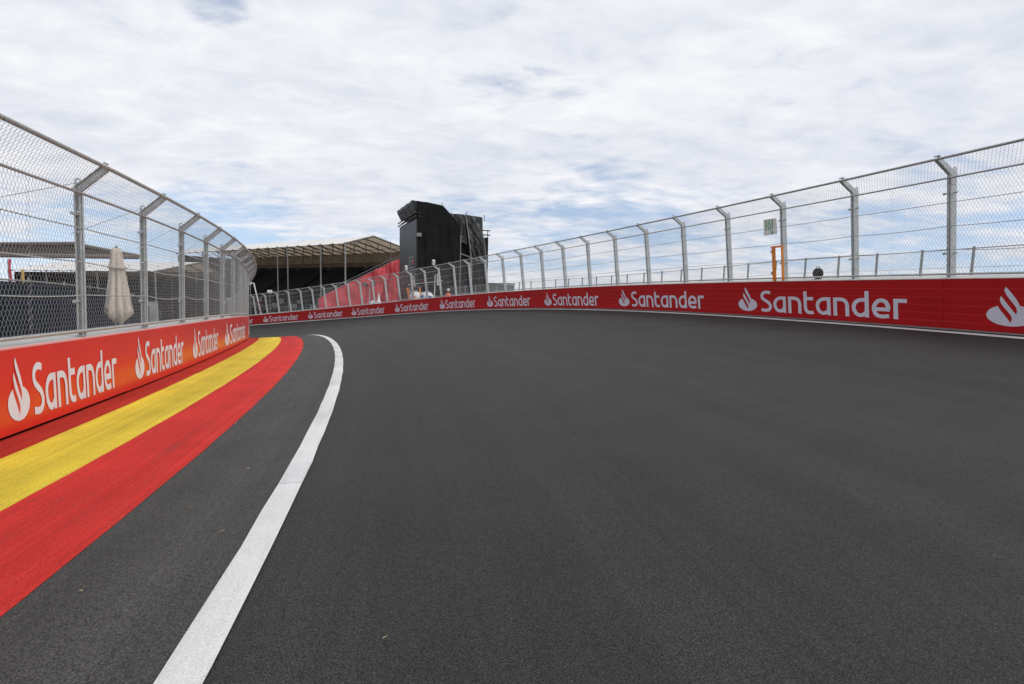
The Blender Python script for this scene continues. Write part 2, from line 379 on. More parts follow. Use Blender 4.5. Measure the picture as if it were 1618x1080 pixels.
for i in range(len(rings) - 1):
    for k in range(NA):
        k2 = (k + 1) % NA; fs.append((i * NA + k, (i + 1) * NA + k, (i + 1) * NA + k2, i * NA + k2))
fs.append(tuple(range(NA)))
me = bpy.data.meshes.new('ground'); me.from_pydata(vs, [], fs); me.update(); me.shade_smooth()
link('ground', me, M['ground'], kind='structure', label='dry bare ground round the circuit beyond the walls')

strip('track_asphalt', M['asphalt'], lambda t: rin(t) - 0.55, lambda t: rout(t) + 0.55, 60, 0.0, kind='structure', label='dark banked asphalt of the race track sweeping left')
strip('apron_asphalt', M['apron'], lambda t: rin(t) + off(2, t) - 0.02, lambda t: rin(t) + off(3, t) + 0.02, 6, 0.004, kind='structure', label='paler asphalt strip between the red band and the white line')
strip('inner_red_band', M['red_paint_dirty'], lambda t: rin(t) - 0.03, lambda t: rin(t) + off(0, t), 3, 0.008, kind='structure', label='narrow red painted band at the foot of the left wall')
strip('yellow_band', M['yellow_paint'], lambda t: rin(t) + off(0, t), lambda t: rin(t) + off(1, t), 6, 0.008, kind='structure', label='yellow painted band between two red bands')
strip('outer_red_band', M['red_paint'], lambda t: rin(t) + off(1, t), lambda t: rin(t) + off(2, t), 6, 0.008, kind='structure', label='wide red painted band beside the paler asphalt')
strip('white_edge_line', M['white_paint'], lambda t: rin(t) + off(3, t), lambda t: rin(t) + off(4, t), 2, 0.012, kind='structure', label='white line curving along the inside of the track')
strip('white_line_at_wall', M['white_paint'], lambda t: rout(t) - 0.32, lambda t: rout(t) - 0.15, 1, 0.006, kind='structure', label='thin white line at the foot of the right wall')

strip('line_repaint', M['white_worn'], lambda t: rin(t) + off(3, t) + .006, lambda t: rin(t) + off(4, t) - .006, 2, 0.0145, t0=6.5, t1=7.0, dt=0.1, kind='structure', label='short repainted stretch of the white line with cracks')

# leaves and grit lying on the apron
lf = MB()
for (t, d_) in [(5.1, 2.75), (6.9, 3.1), (6.1, 2.9), (7.3, 3.05), (7.9, 2.7), (9.4, 2.9), (12.6, 2.6), (6.6, 2.2), (8.6, 2.45), (4.6, 4.5), (4.3, 3.3), (5.7, 3.3)]:
    r = rin(t) + d_; s = rnd.uniform(0.006, 0.016); a = rnd.uniform(0, 3); c0 = cp(t, r, surf(t, r) + 0.015)
    lf.quad_prism([c0 + Vector((s * math.cos(a + q), s * 0.6 * math.sin(a + q * 1.3), 0.006 * (q > 3))) for q in (0, 1.3, 2.6, 3.9, 5.2)], Vector((0, 0, 0.003)))
lf.build('leaf_litter', M['leaf'], kind='stuff', label='few dry leaf scraps and grit on the paler asphalt')

# ------------------------------------------------------------------ stroke lettering
def catmull(p, n=6):
    if len(p) < 3: return [Vector((*q, 0)) for q in p]
    P = [Vector((*q, 0)) for q in p]; P = [P[0] * 2 - P[1]] + P + [P[-1] * 2 - P[-2]]; out = []
    for i in range(1, len(P) - 2):
        for k in range(n):
            t = k / n; a, b, c, d = P[i - 1:i + 3]
            out.append(0.5 * ((2 * b) + (c - a) * t + (2 * a - 5 * b + 4 * c - d) * t * t + (3 * b - a - 3 * c + d) * t ** 3))
    out.append(P[-2]); return out
def ribbon(path, w, smooth=True, n=6):
    P = catmull(path, n) if smooth else [Vector((*q, 0)) for q in path]
    L = []; Rr = []
    for i, p in enumerate(P):
        d0 = (P[i] - P[i - 1]).normalized() if i else (P[1] - P[0]).normalized()
        d1 = (P[i + 1] - P[i]).normalized() if i < len(P) - 1 else d0
        d = (d0 + d1).normalized(); nrm = Vector((-d.y, d.x, 0)); k = 1 / max(0.45, d.dot(d0))
        L.append(p + nrm * w / 2 * k); Rr.append(p - nrm * w / 2 * k)
    return [(Rr[i], Rr[i + 1], L[i + 1], L[i]) for i in range(len(P) - 1)]
HB = [(.66, .905), (.44, .905), (.24, .83), (.105, .64), (.095, .42), (.19, .20), (.38, .095), (.56, .15), (.70, .30)]
GLY = {   # letter: (advance, [(path, smooth)])
    'S': (.90, [([(.70, 1.22), (.52, 1.262), (.36, 1.262), (.18, 1.17), (.12, .99), (.20, .83), (.42, .69), (.60, .56), (.69, .36), (.60, .17), (.38, .095), (.06, .13)], True)]),
    'a': (.94, [(HB, True), ([(.705, 1.0), (.705, 0)], False), ([(.62, .905), (.78, .905)], False)]),
    'n': (.94, [([(.095, 1.0), (.095, 0)], False), ([(.095, .905), (.40, .905), (.60, .83), (.70, .62), (.705, .40), (.705, 0)], True)]),
    't': (.70, [([(.095, 1.32), (.095, .90), (.095, .42), (.14, .22), (.26, .11), (.42, .095), (.56, .11)], True), ([(.12, .905), (.56, .905)], False)]),
    'd': (.94, [(HB, True), ([(.705, 1.36), (.705, 0)], False)]),
    'e': (.93, [([(.70, .45), (.70, .62), (.60, .83), (.42, .905), (.23, .83), (.105, .62), (.10, .38), (.20, .17), (.42, .095), (.74, .13)], True), ([(.14, .455), (.78, .455)], False)]),
    'r': (.58, [([(.095, 1.0), (.095, 0)], False), ([(.02, .905), (.56, .905)], False)]),
    'E': (.78, [([(.1, 0), (.1, 1.3)], False), ([(.1, .1), (.62, .1)], False), ([(.1, .65), (.56, .65)], False), ([(.1, 1.2), (.62, 1.2)], False)]),
    'X': (.86, [([(.08, 0), (.72, 1.3)], False), ([(.72, 0), (.08, 1.3)], False)]),
    'I': (.34, [([(.12, 0), (.12, 1.3)], False)]),
    'T': (.78, [([(.36, 0), (.36, 1.3)], False), ([(0, 1.2), (.72, 1.2)], False)]),
}
def text_polys(s, w=0.19):
    """list of (quad, layer) in letter units"""
    x = 0; out = []
    for ch in s:
        adv, st = GLY[ch]
        for li, (path, sm) in enumerate(st):
            for q in ribbon(path, w, sm): out.append(([Vector((v.x + x, v.y, 0)) for v in q], li))
        x += adv
    return out, x
# emblem: ellipse with two rising tongues, coordinates from baseline, x-height units
def emblem_polys():
    rx, ry, cx, cy = .69, .435, .69, .435
    white = []; red = []; tong = []
    n = 48; el = [Vector((cx + rx * math.cos(2 * math.pi * k / n), cy + ry * math.sin(2 * math.pi * k / n), 0)) for k in range(n)]
    c0 = Vector((cx, cy, 0)); white += [[c0, el[k], el[(k + 1) % n]] for k in range(n)]
    f = lambda X, Y: Vector(((X - 106) / 265.0, (555 - Y) / 265.0, 0))
    def band(lft, rgt):
        a = catmull([tuple(f(*q).xy) for q in lft], 5); b = catmull([tuple(f(*q).xy) for q in rgt], 5)
        k = min(len(a), len(b)); ra = [a[int(i * (len(a) - 1) / (k - 1))] for i in range(k)]; rb = [b[int(i * (len(b) - 1) / (k - 1))] for i in range(k)]
        return [[ra[i], ra[i + 1], rb[i + 1], rb[i]] for i in range(k - 1)]
    red += band([(193, 318), (205, 365), (248, 440), (290, 518)], [(222, 300), (262, 380), (300, 455), (290, 518)])
    red += band([(226, 300), (262, 318), (295, 368), (331, 425)], [(300, 290), (322, 335), (340, 375), (331, 425)])
    tong += band([(222, 232), (212, 270), (228, 328), (262, 385), (292, 436), (300, 470)], [(222, 232), (245, 275), (275, 330), (303, 380), (328, 425), (335, 455)])
    tong += band([(258, 133), (247, 172), (262, 222), (298, 290), (330, 345), (338, 390)], [(258, 133), (285, 178), (315, 230), (345, 290), (358, 335), (375, 390)])
    return white, red, tong

def wall_pt(side, t, v, o):
    """point on a wall face: angle t, height v up the face, o metres proud of it towards the track"""
    if side == 'in':
        rd = radial(t); p = cp(t, rin(t), zin(t)); return p + Vector((0, 0, v)) + rd * o
    rd = radial(t); p = cp(t, rout(t), zout(t)); n = (-rd * math.cos(TILT) - Vector((0, 0, math.sin(TILT)))); u_ = (-rd * math.sin(TILT) + Vector((0, 0, math.cos(TILT))))
    # face leans over the track, its normal points slightly down
    return p + u_ * v + n * o
def build_logo(side, t0, t1, parent, base, xh):
    """SANTANDER word with its emblem between the angles t0 (start) and t1 (end), base above the foot, x-height xh metres"""
    tp, tw = text_polys('Santander'); x_text = 1.38 + 0.24; total = x_text + tw - 0.10
    A = ARC_IN if side == 'in' else ARC_OUT; a0, a1 = a_of(A, t0), a_of(A, t1)
    def put(p, o): return wall_pt(side, t_of(A, a0 + (a1 - a0) * p.x / total), base + p.y * xh, o)
    lg = MB(); rd_ = MB()
    def add(mb, poly, o):
        k = len(mb.v); mb.v += [tuple(put(p, o)) for p in poly]; mb.f.append(tuple(range(k, k + len(poly))))
    wh, re_, to = emblem_polys()
    for q in wh: add(lg, q, 0.010)
    for q in re_: add(rd_, q, 0.0115)
    for q in to: add(lg, q, 0.013)
    for q, li in tp: add(lg, [Vector((p.x + x_text, p.y, 0)) for p in q], 0.010 + 0.0012 * li)
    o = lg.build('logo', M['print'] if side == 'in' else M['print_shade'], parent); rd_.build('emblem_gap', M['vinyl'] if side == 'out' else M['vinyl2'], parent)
    return o

LOGO_OUT = [(9.691, 5.75), (14.731, 10.864), (19.828, 15.955), (24.759, 21.041), (29.826, 25.928), (34.904, 31.036), (40.409, 36.24), (46.232, 41.772), (52.422, 47.512), (58.93, 53.838), (65.6, 60.4)]
LOGO_IN = [(5.05, 7.5), (8.246, 10.635), (11.317, 13.788), (14.518, 17.094), (18.15, 23.6), (25.9, 30.99)]

# ------------------------------------------------------------------ walls
def sweep(side, prof, t0, t1, dt=0.5):
    """closed profile [(v, o)] swept along a wall; returns MB"""
    mb = MB(); n = max(1, int(round((t1 - t0) / dt))); k = len(prof)
    for i in range(n + 1):
        t = t0 + (t1 - t0) * i / n
        mb.v += [tuple(wall_pt(side, t, v, o)) for v, o in prof]
    for i in range(n):
        for j in range(k):
            j2 = (j + 1) % k; mb.f.append((i * k + j, i * k + j2, (i + 1) * k + j2, (i + 1) * k + j))
    mb.f.append(tuple(range(k - 1, -1, -1))); mb.f.append(tuple(n * k + j for j in range(k)))
    return mb
def tspan(A, ts, te, L):
    a0, a1 = a_of(A, ts), a_of(A, te); n = int(math.ceil((a1 - a0) / L)); return [t_of(A, min(a0 + L * i, a1)) for i in range(n + 1)]
def fix_normals(o):
    bm = bmesh.new(); bm.from_mesh(o.data); bmesh.ops.recalc_face_normals(bm, faces=bm.faces); bm.to_mesh(o.data); bm.free()

# right (outer) wall
wr = thing('barrier_wall', 'long dark red barrier wall with white bank logos on the outside of the bend', 'wall', tuple(cp(20, rout(20), zout(20))), group='red advertising walls beside the track')
def own(o, root):
    """parent keeping world coordinates of the mesh"""
    o.parent = root; o.matrix_parent_inverse = Matrix.Translation(-root.location) if root.rotation_euler[:] == (0, 0, 0) else root.matrix_world.inverted()
    return o
ts = tspan(ARC_OUT, -6, 66, 4.48)
for a, b in zip(ts[:-1], ts[1:]):
    g = 0.006
    o = sweep('out', [(-0.05, -0.025), (1.10, -0.025), (1.12, -0.045), (1.12, -0.56), (1.10, -0.58), (-0.05, -0.58)], a + g, b - g).build('concrete_block', M['concrete']); fix_normals(o); own(o, wr)
bounds = [-6.0, 1.0] + [(LOGO_OUT[0][1] - 0.7)] + [(LOGO_OUT[i][0] + LOGO_OUT[i + 1][1]) / 2 for i in range(len(LOGO_OUT) - 1)] + [66.0]
laps = [0.035, 0.19, 0.365, 0.54, 0.715, 0.895, 1.10]
for bi, (a, b) in enumerate(zip(bounds[:-1], bounds[1:])):
    root = None
    for si in range(6):
        v0, v1 = laps[si], laps[si + 1]
        j = rnd.uniform(-0.0015, 0.0015)
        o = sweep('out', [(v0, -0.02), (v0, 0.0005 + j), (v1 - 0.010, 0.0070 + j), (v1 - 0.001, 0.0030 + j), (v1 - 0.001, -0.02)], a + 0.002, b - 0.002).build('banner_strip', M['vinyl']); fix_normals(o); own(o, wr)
    li = bi - 2
    if 0 <= li < len(LOGO_OUT):
        t0, t1 = LOGO_OUT[li]
        for q in [build_logo('out', t0, t1, None, 0.165, 0.485)]: own(q, wr)
for o in [o for o in COL.objects if o.name.startswith('emblem_gap') and o.parent is None]: own(o, wr)
o = sweep('out', [(1.103, 0.012), (1.123, 0.012), (1.123, -0.05), (1.113, -0.05), (1.113, 0.002), (1.103, 0.002)], -6, 66).build('top_trim', M['sign']); fix_normals(o); own(o, wr)

# left (inner) wall
wl = thing('barrier_wall', 'bright glossy red barrier wall with narrow white bank logos beside the yellow band', 'wall', tuple(cp(12, rin(12), zin(12))), group='red advertising walls beside the track')
ts = tspan(ARC_IN, -8, 60, 4.6)
for a, b in zip(ts[:-1], ts[1:]):
    o = sweep('in', [(-0.05, -0.16), (0.08, -0.16), (0.10, -0.025), (1.095, -0.025), (1.11, -0.045), (1.11, -0.56), (1.09, -0.58), (-0.05, -0.58)], a + 0.008, b - 0.008).build('concrete_block', M['concrete']); fix_normals(o); own(o, wl)
bounds = [-8, -1.5, 1.8, 4.7, 7.9, 10.98, 14.15, 17.6, 24.8, 31.6, 38, 44, 50, 60]
for bi, (a, b) in enumerate(zip(bounds[:-1], bounds[1:])):
    v0 = 0.042 + rnd.uniform(-.008, .008)
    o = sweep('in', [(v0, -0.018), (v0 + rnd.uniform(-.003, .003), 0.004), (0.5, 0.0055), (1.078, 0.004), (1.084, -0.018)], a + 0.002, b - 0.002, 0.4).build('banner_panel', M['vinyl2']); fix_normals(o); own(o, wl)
    o = sweep('in', [(1.084, -0.018), (1.079, 0.007), (1.098, 0.005), (1.106, -0.02)], a + 0.002, b - 0.002).build('edge_trim', M['lip']); fix_normals(o); own(o, wl)
    if 3 <= bi < 3 + len(LOGO_IN):
        t0, t1 = LOGO_IN[bi - 3]; own(build_logo('in', t0, t1, None, 0.185, 0.50), wl)
for o in [o for o in COL.objects if o.name.startswith('emblem_gap') and o.parent is None]: own(o, wl)

sc = MB()
for k in range(26):
    t = rnd.uniform(6, 24); v = rnd.uniform(.05, .10) if rnd.random() < .7 else rnd.uniform(.1, .5); L_ = rnd.uniform(.02, .12) / 1.1
    q = [wall_pt('in', t, v, .0075), wall_pt('in', t + L_, v + rnd.uniform(-.004, .004), .0075), wall_pt('in', t + L_, v + .004, .0075), wall_pt('in', t, v + .003, .0075)]
    i0 = len(sc.v); sc.v += [tuple(p) for p in q]; sc.f.append((i0, i0 + 1, i0 + 2, i0 + 3))
own(sc.build('scuff_marks', M['lip']), wl)

# ------------------------------------------------------------------ debris fences
FOLD_Z, TIP_Z, TIP_Y = 2.25, 2.66, 0.36
def wire_mesh(L, x_cell=0.066, z_half=0.066, rad=0.0022, low=0.09, hole=None):
    """chain link between two posts: straight part up to the fold, then leaning over to the tip; L along x"""
    w = x_cell / 2; n = int(round(L / w)); verts = []; faces = []
    up_len = math.hypot(TIP_Y, TIP_Z - FOLD_Z); tot = (FOLD_Z - low) + up_len
    nz = int(round(tot / z_half)); dz = tot / nz
    def pos(x, s, k):
        h = s + low
        if h <= FOLD_Z:
            y = 0.004 * math.sin(x * 2.1) + 0.006 * math.sin(h * 3 + x); return (x, y + (0.004 if k % 2 else -0.001), h)
        q = (h - FOLD_Z) / up_len; return (x, TIP_Y * q, FOLD_Z + (TIP_Z - FOLD_Z) * q)
    prng = random.Random(3)
    for i in range(n + 1):
        k0 = len(verts); rows = []
        for k in range(nz + 1):
            s = 1 if (i + k) % 2 else -1; jit = prng.uniform(-.002, .002)
            for h in ((-.009, .009) if 0 < k < nz else (0,)):      # the twist: both wires run side by side for a moment
                rows.append(k * dz + h); x = min(max(i * w + s * (w / 2 - .0008) + jit, 0), L)
                cx, cy, cz = pos(x, k * dz + h, k)
                for q in range(3):
                    a = 2.094 * q; verts.append((cx + rad * math.cos(a), cy + rad * math.sin(a), cz))
        for k in range(len(rows) - 1):
            if hole and hole[0] < i * w < hole[1] and rows[k] + low < hole[2]: continue
            for q in range(3):
                a0 = k0 + k * 3 + q; a1 = k0 + k * 3 + (q + 1) % 3; faces.append((a0, a1, a1 + 3, a0 + 3))
    me = bpy.data.meshes.new('chain_link'); me.from_pydata(verts, [], faces); me.update(); me.shade_smooth(); me.materials.append(M['wire']); return me
def lacing_mesh(L, seed):
    p = random.Random(seed); x = L * p.uniform(0.35, 0.6); pts = []
    z = 0.1; s = 1
    while z < FOLD_Z - .03:
        pts.append((x + s * p.uniform(.02, .045), 0.012, z)); z += p.uniform(.03, .07); s = -s
    return MB().tube(pts, 0.0022, 3).mesh('lacing_wire')
def cable_mesh(L, sag, r=0.0065, lacing=False, n=14):
    mb = MB().tube([(L * k / n, 0.012, -sag * 4 * (k / n) * (1 - k / n)) for k in range(n + 1)], r, 6)
    # small clips tying the netting to the cable
    for k in range(1, 26):
        x = L * k / 26; z = -sag * 4 * (k / 26) * (1 - k / 26); mb.box(x - .004, x + .004, .002, .022, z - .011, z + .011)
    return mb.mesh('cable')
def spiral_rail(L, r, r2, pitch):
    mb = MB().tube([(0, 0, 0), (L, 0, 0)], r, 8); n = int(L / pitch) * 6
    mb.tube([(L * k / n, (r + r2 * .6) * math.cos(k * math.pi / 3), (r + r2 * .6) * math.sin(k * math.pi / 3)) for k in range(n + 1)], r2, 4)
    return mb.mesh('rail')
def channel(mb, z0, z1, y0, y1, w, th, frame=None, holes=False):
    """C channel standing on z: web in the yz plane at x=0, flanges towards +x"""
    mb.box(0, w, y1 - th, y1, z0, z1); mb.box(0, w, y0, y0 + th, z0, z1)
    mb.box(w - th, w, y1 - 0.022, y1 - th, z0, z1); mb.box(w - th, w, y0 + th, y0 + 0.022, z0, z1)
    if not holes: mb.box(-0.0, th, y0 + th, y1 - th, z0, z1); return
    zc = z0; cell = 0.155; nC = max(1, int(round((z1 - z0) / cell))); cell = (z1 - z0) / nC; ya, yb = y0 + th, y1 - th; ym = (ya + yb) / 2
    for c in range(nC):
        za = z0 + c * cell; zb = za + cell; zm = (za + zb) / 2
        outer = [(ya, za), (ym, za), (yb, za), (yb, zm), (yb, zb), (ym, zb), (ya, zb), (ya, zm)]
        ang = [225, 270, 315, 0, 45, 90, 135, 180]
        hy = ym + (0.022 if c % 2 else -0.012)
        inner = [(hy + 0.011 * math.cos(R(a)), zm + 0.011 * math.sin(R(a))) for a in ang]
        for xx in (0.0, th):
            k = len(mb.v); mb.v += [(xx, y, z) for y, z in outer] + [(xx, y, z) for y, z in inner]
            for i in range(8):
                j = (i + 1) % 8; mb.f.append((k + i, k + j, k + 8 + j, k + 8 + i))
def post_meshes(D=0.165, FW=0.075):
    d = {}
    p = MB(); channel(p, 0.0, 2.36, -D, 0.0, FW, 0.007, holes=True)
    # rounded lug with a lifting hole on top
    k = len(p.v); n = 12; cy_, cz_ = -D + min(0.05, D * .5), 2.44
    outer = [(-D, 2.36), (-D, 2.44)] + [(cy_ + min(.05, D * .5) * math.cos(R(a)), cz_ + .05 * math.sin(R(a))) for a in range(180, -1, -20)] + [(-D + min(.10, D), 2.36)]
    for xx in (0.001, 0.008):
        k = len(p.v); o_ = outer; inn = []
        for (y, z) in o_:
            a = math.atan2(z - cz_, y - cy_); inn.append((cy_ + 0.022 * math.cos(a), cz_ + 0.022 * math.sin(a)))
        p.v += [(xx, y, z) for y, z in o_] + [(xx, y, z) for y, z in inn]; L = len(o_)
        for i in range(L):
            j = (i + 1) % L; p.f.append((k + i, k + j, k + L + j, k + L + i))
    d['post'] = p.mesh('post')
    # arm: channel leaning over the track
    a = MB(); A = Vector((0, -D + .035, FOLD_Z - 0.02)); B = Vector((0, TIP_Y, TIP_Z + 0.0)); dr = (B - A).normalized(); up_ = Vector((0, -dr.z, dr.y))
    A0 = A - dr * 0.0
    for (u0, u1, x0, x1) in [(0.0, 0.007, -0.003, FW - .005), (0.108, 0.115, -0.003, FW - .005), (0.007, 0.108, -0.003, 0.004)]:
        q = [A0 + up_ * (u0 - 0.012), B + up_ * (u0 - 0.012), B + up_ * (u1 - 0.012), A0 + up_ * (u1 - 0.012)]
        a.quad_prism([Vector((x0, v.y, v.z)) for v in q], Vector((x1 - x0, 0, 0)))
    # gusset and end stud
    a.quad_prism([Vector((-0.009, -D + .01, 2.10)), Vector((-0.009, -0.01, 2.10)), Vector((-0.009, 0.02, 2.26)), Vector((-0.009, -0.10, 2.36)), Vector((-0.009, -D + .01, 2.34))], Vector((0.005, 0, 0)))
    a.tube([(-.02, TIP_Y - .03, TIP_Z + .085), (.09, TIP_Y - .03, TIP_Z + .085)], .016, 6)
    d['arm'] = a.mesh('arm')
    d['base_plate'] = MB().box(-0.03, FW + .03, -D - .02, -.01, 0.001, 0.014).mesh('base_plate')
    d['pin'] = MB().tube([(-0.07, -D * .6, 0), (FW + .13, -D * .6, 0)], 0.017, 6).tube([(FW + .10, -D * .6, 0), (FW + .14, -D * .6, 0)], 0.028, 6).mesh('pin')
    f = MB().tube([(FW * .45, 0.014, 0.0), (FW * .45, 0.014, FOLD_Z + .01)], 0.012, 6)
    d['front_rod'] = f.mesh('front_rod')
    for k in d: d[k].materials.append(M['galv'])
    return d
PM_OUT = post_meshes(); PM_IN = post_meshes(0.088, 0.042)
ML = {}
def fence_meshes(L):
    d = {'net': wire_mesh(L), 'net_gate': wire_mesh(L, hole=(0.0, 0.40, 1.10)), 'fold': spiral_rail(L, 0.019, 0.003, 0.06), 'bottom': spiral_rail(L, 0.024, 0.004, 0.05), 'top': spiral_rail(L, 0.022, 0.008, 0.034)}
    for k, s in enumerate((0.006, 0.028, 0.065)): d['cable%d' % k] = cable_mesh(L, s)
    for k in range(3): d['lacing%d' % k] = lacing_mesh(L, k)
    d['brace'] = MB().tube([(0, -0.10, 2.41), (L, -0.16, 1.62)], 0.005, 4).mesh('brace_cable')
    for k in d:
        if not len(d[k].materials): d[k].materials.append(M['rail'] if k != 'brace' else M['wire'])
    return d
def frame(X, Z, O, sx=1.0):
    X = X.normalized(); Y = Z.cross(X).normalized(); Z = X.cross(Y)
    mm = Matrix.Identity(4)
    for i in range(3): mm[i][0] = X[i] * sx; mm[i][1] = Y[i]; mm[i][2] = Z[i]; mm[i][3] = O[i]
    return mm
GATE_SHIFT = 4
def debris_fence(side, t_ref, sp, n_before, n_after, label):
    A = ARC_IN if side == 'in' else ARC_OUT; a_ref = a_of(A, t_ref); FM = fence_meshes(sp)
    ZS = 0.950 if side == 'in' else 0.925
    root = thing('debris_fence', label, 'fence', tuple(wall_pt(side, t_ref, 1.12, 0)), group='catch fences standing on the red walls')
    inv = Matrix.Translation(-root.location)
    pts = []
    for i in range(-n_before, n_after + 1):
        t = t_of(A, a_ref + sp * i); P = wall_pt(side, t, 1.118, -0.03); rd = radial(t)
        U = (Vector((0, 0, 1)) + rd * .022).normalized() if side == 'in' else (-rd * math.sin(TILT) + Vector((0, 0, math.cos(TILT))))
        if side == 'out':   # a little individual lean, as built
            U = (U + rd * rnd.uniform(-.008, .008)).normalized()
        tv = cp(t + .3, rin(t + .3) if side == 'in' else rout(t + .3), 0) - cp(t - .3, rin(t - .3) if side == 'in' else rout(t - .3), 0); tv.normalize()
        if side == 'in': tv = -tv
        pts.append((P, U, tv))
    PM = PM_IN if side == 'in' else PM_OUT
    for i, (P, U, X) in enumerate(pts):
        mm = frame(X, U, P) @ Matrix.Diagonal((1, 1, ZS, 1))
        po = link('post', PM['post'], None, root); po.matrix_parent_inverse = inv; po.matrix_basis = mm
        for nm, loc in (('arm', None), ('base_plate', None), ('front_rod', None), ('pin', (0, 0, 1.92)), ('pin', (0, 0, 0.56))):
            c = link(nm, PM[nm], None, po)
            if loc: c.location = loc
    seq = pts[::-1] if side == 'in' else pts
    for i in range(len(seq) - 1):
        (P0, U0, X0), (P1, U1, X1) = seq[i], seq[i + 1]; D = P1 - P0; mm = frame(D, (U0 + U1).normalized(), P0, D.length / sp) @ Matrix.Diagonal((1, 1, ZS, 1))
        def put(nm, key, dz=0.0, dy=0.0, yy=0.0):
            c = link(nm, FM[key], None, root); c.matrix_parent_inverse = inv; c.matrix_basis = mm @ Matrix.Translation((0, yy, dz)); return c
        put('netting', 'net_gate' if side == 'out' and i == n_before - 2 + GATE_SHIFT else 'net'); put('fold_rail', 'fold', FOLD_Z, yy=0.012); put('bottom_rail', 'bottom', 0.09, yy=0.012); put('top_rail', 'top', TIP_Z + .012, yy=TIP_Y)
        put('cable', 'cable0', 1.71); put('cable', 'cable%d' % rnd.choice((0, 1, 1)), 1.18); put('cable', 'cable%d' % rnd.choice((0, 1, 2)), 0.66)
        put('lacing_wire', 'lacing%d' % rnd.randrange(3))
        if side == 'in': put('brace_cable', 'brace')
    return root, pts
FIN, PIN = debris_fence('in', 9.90, 2.30, 3, 16, 'tall netted catch fence with overhanging arms standing on the left wall')
FOUT, POUT = debris_fence('out', 10.19, 2.24, 4, 32, 'long netted catch fence standing on the right wall, carrying the EXIT sign')

# ------------------------------------------------------------------ second fence outside the bend
def simple_netting(L, H, cell=0.075):
    mb = MB(); w = cell / 2; n = int(L / w); nz = int(H / 0.075); r = 0.0022; vs_ = mb.v; fs_ = mb.f
    for i in range(n + 1):
        k0 = len(vs_)
        for k in range(nz + 1):
            s = 1 if (i + k) % 2 else -1; x = min(max(i * w + s * w / 2, 0), L)
            for q in range(3): vs_.append((x + r * math.cos(2.094 * q), r * math.sin(2.094 * q), H * k / nz))
        for k in range(nz):
            for q in range(3):
                a0 = k0 + 3 * k + q; a1 = k0 + 3 * k + (q + 1) % 3; fs_.append((a0, a1, a1 + 3, a0 + 3))
    me = mb.mesh('boundary_netting'); me.materials.append(M['wire']); return me
f2 = thing('boundary_fence', 'lower plain netted fence without arms, standing behind the right wall', 'fence', tuple(cp(20, 89, zout(20))))
inv2 = Matrix.Translation(-f2.location)
SP2 = 1.87; H2 = 1.9; net2 = simple_netting(SP2, H2 - .05)
pm2 = MB().box(-.028, .028, -.04, .04, 0, H2 + .05).mesh('fence_post'); pm2.materials.append(M['grey_pole'])
rm2 = MB().tube([(0, 0, 0), (SP2, 0, 0)], 0.018, 6).mesh('top_rail'); rm2.materials.append(M['grey_pole'])
hm2 = MB().tube([(0, 0, 0), (SP2, 0, -0.01)], 0.007, 4).mesh('cable'); hm2.materials.append(M['wire'])
t2s = [math.degrees(1.87 * k / 89.0) + 14.6 - 9.63 for k in range(0, 38)]
def top2(t): return float(np.interp(t, [4, 14.6, 20, 35, 50, 80], [2.1, 2.2, 2.22, 1.50, .5, -1.6])) + ZC
prev = None
for t in t2s:
    P = cp(t, 89.0, top2(t) - H2)
    po = link('fence_post', pm2, None, f2); po.matrix_parent_inverse = inv2; po.matrix_basis = Matrix.Translation(P) @ Matrix.Rotation(R(t + 90), 4, 'Z') @ Matrix.Rotation(R(rnd.uniform(-1, 1)), 4, 'Y')
    if prev is not None:
        D = P - prev; mm = frame(D, Vector((0, 0, 1)), prev, D.length / SP2)
        for nm, me_, dz in (('boundary_netting', net2, 0), ('top_rail', rm2, H2 - .02), ('cable', hm2, H2 * .62), ('cable', hm2, H2 * .3)):
            c = link(nm, me_, None, f2); c.matrix_parent_inverse = inv2; c.matrix_basis = mm @ Matrix.Translation((0, 0, dz))
    prev = P
# its kerb of concrete blocks, below what the camera sees
for a, b in zip(t2s[::2][:-1], t2s[::2][1:]):
    mb = MB(); q = []
    for t in (a + .03, b - .03):
        z1 = top2(t) - H2
        q.append([cp(t, 88.7, z1 - 1.4), cp(t, 89.3, z1 - 1.4), cp(t, 89.3, z1), cp(t, 88.7, z1)])
    mb.v = [tuple(p) for s in q for p in s]; mb.f = [(0, 1, 2, 3), (7, 6, 5, 4), (0, 4, 5, 1), (1, 5, 6, 2), (2, 6, 7, 3), (3, 7, 4, 0)]
    o = mb.build('concrete_block', M['concrete']); fix_normals(o); own(o, f2)

# ------------------------------------------------------------------ exit sign, orange gate, drum lamp on the right fence
def plane_frame(side, t, v, o):
    P = wall_pt(side, t, v, o); t2_ = t - 0.3; X = (wall_pt(side, t2_, v, o) - P).normalized()   # reading direction seen from the track on the outer side
    Z = (wall_pt(side, t, v + 1, o) - P).normalized(); return frame(X, Z, P)
sg = thing('exit_sign', 'small white EXIT sign with green running figure tied to the right fence netting', 'sign', M4=plane_frame('out', 13.83, 2.50, 0.06))
MB().quad_prism([Vector((0, 0, 0)), Vector((.50, 0, .015)), Vector((.485, 0, .47)), Vector((.005, 0, .48))], Vector((0, .006, 0))).build('panel', M['sign'], sg)
gp = MB(); yf = -0.002
def gq(x0, x1, z0, z1): gp.box(x0, x1, yf - .001, yf, z0, z1)
gq(.08, .125, .25, .455); gq(.315, .355, .25, .455); gq(.125, .315, .445, .455); gq(.125, .315, .25, .262)
def gl(pts, w, y=yf):
    for q in ribbon(pts, w, False): gp.quad_prism([Vector((p.x, y - .001, p.y)) for p in q], Vector((0, .0008, 0)))
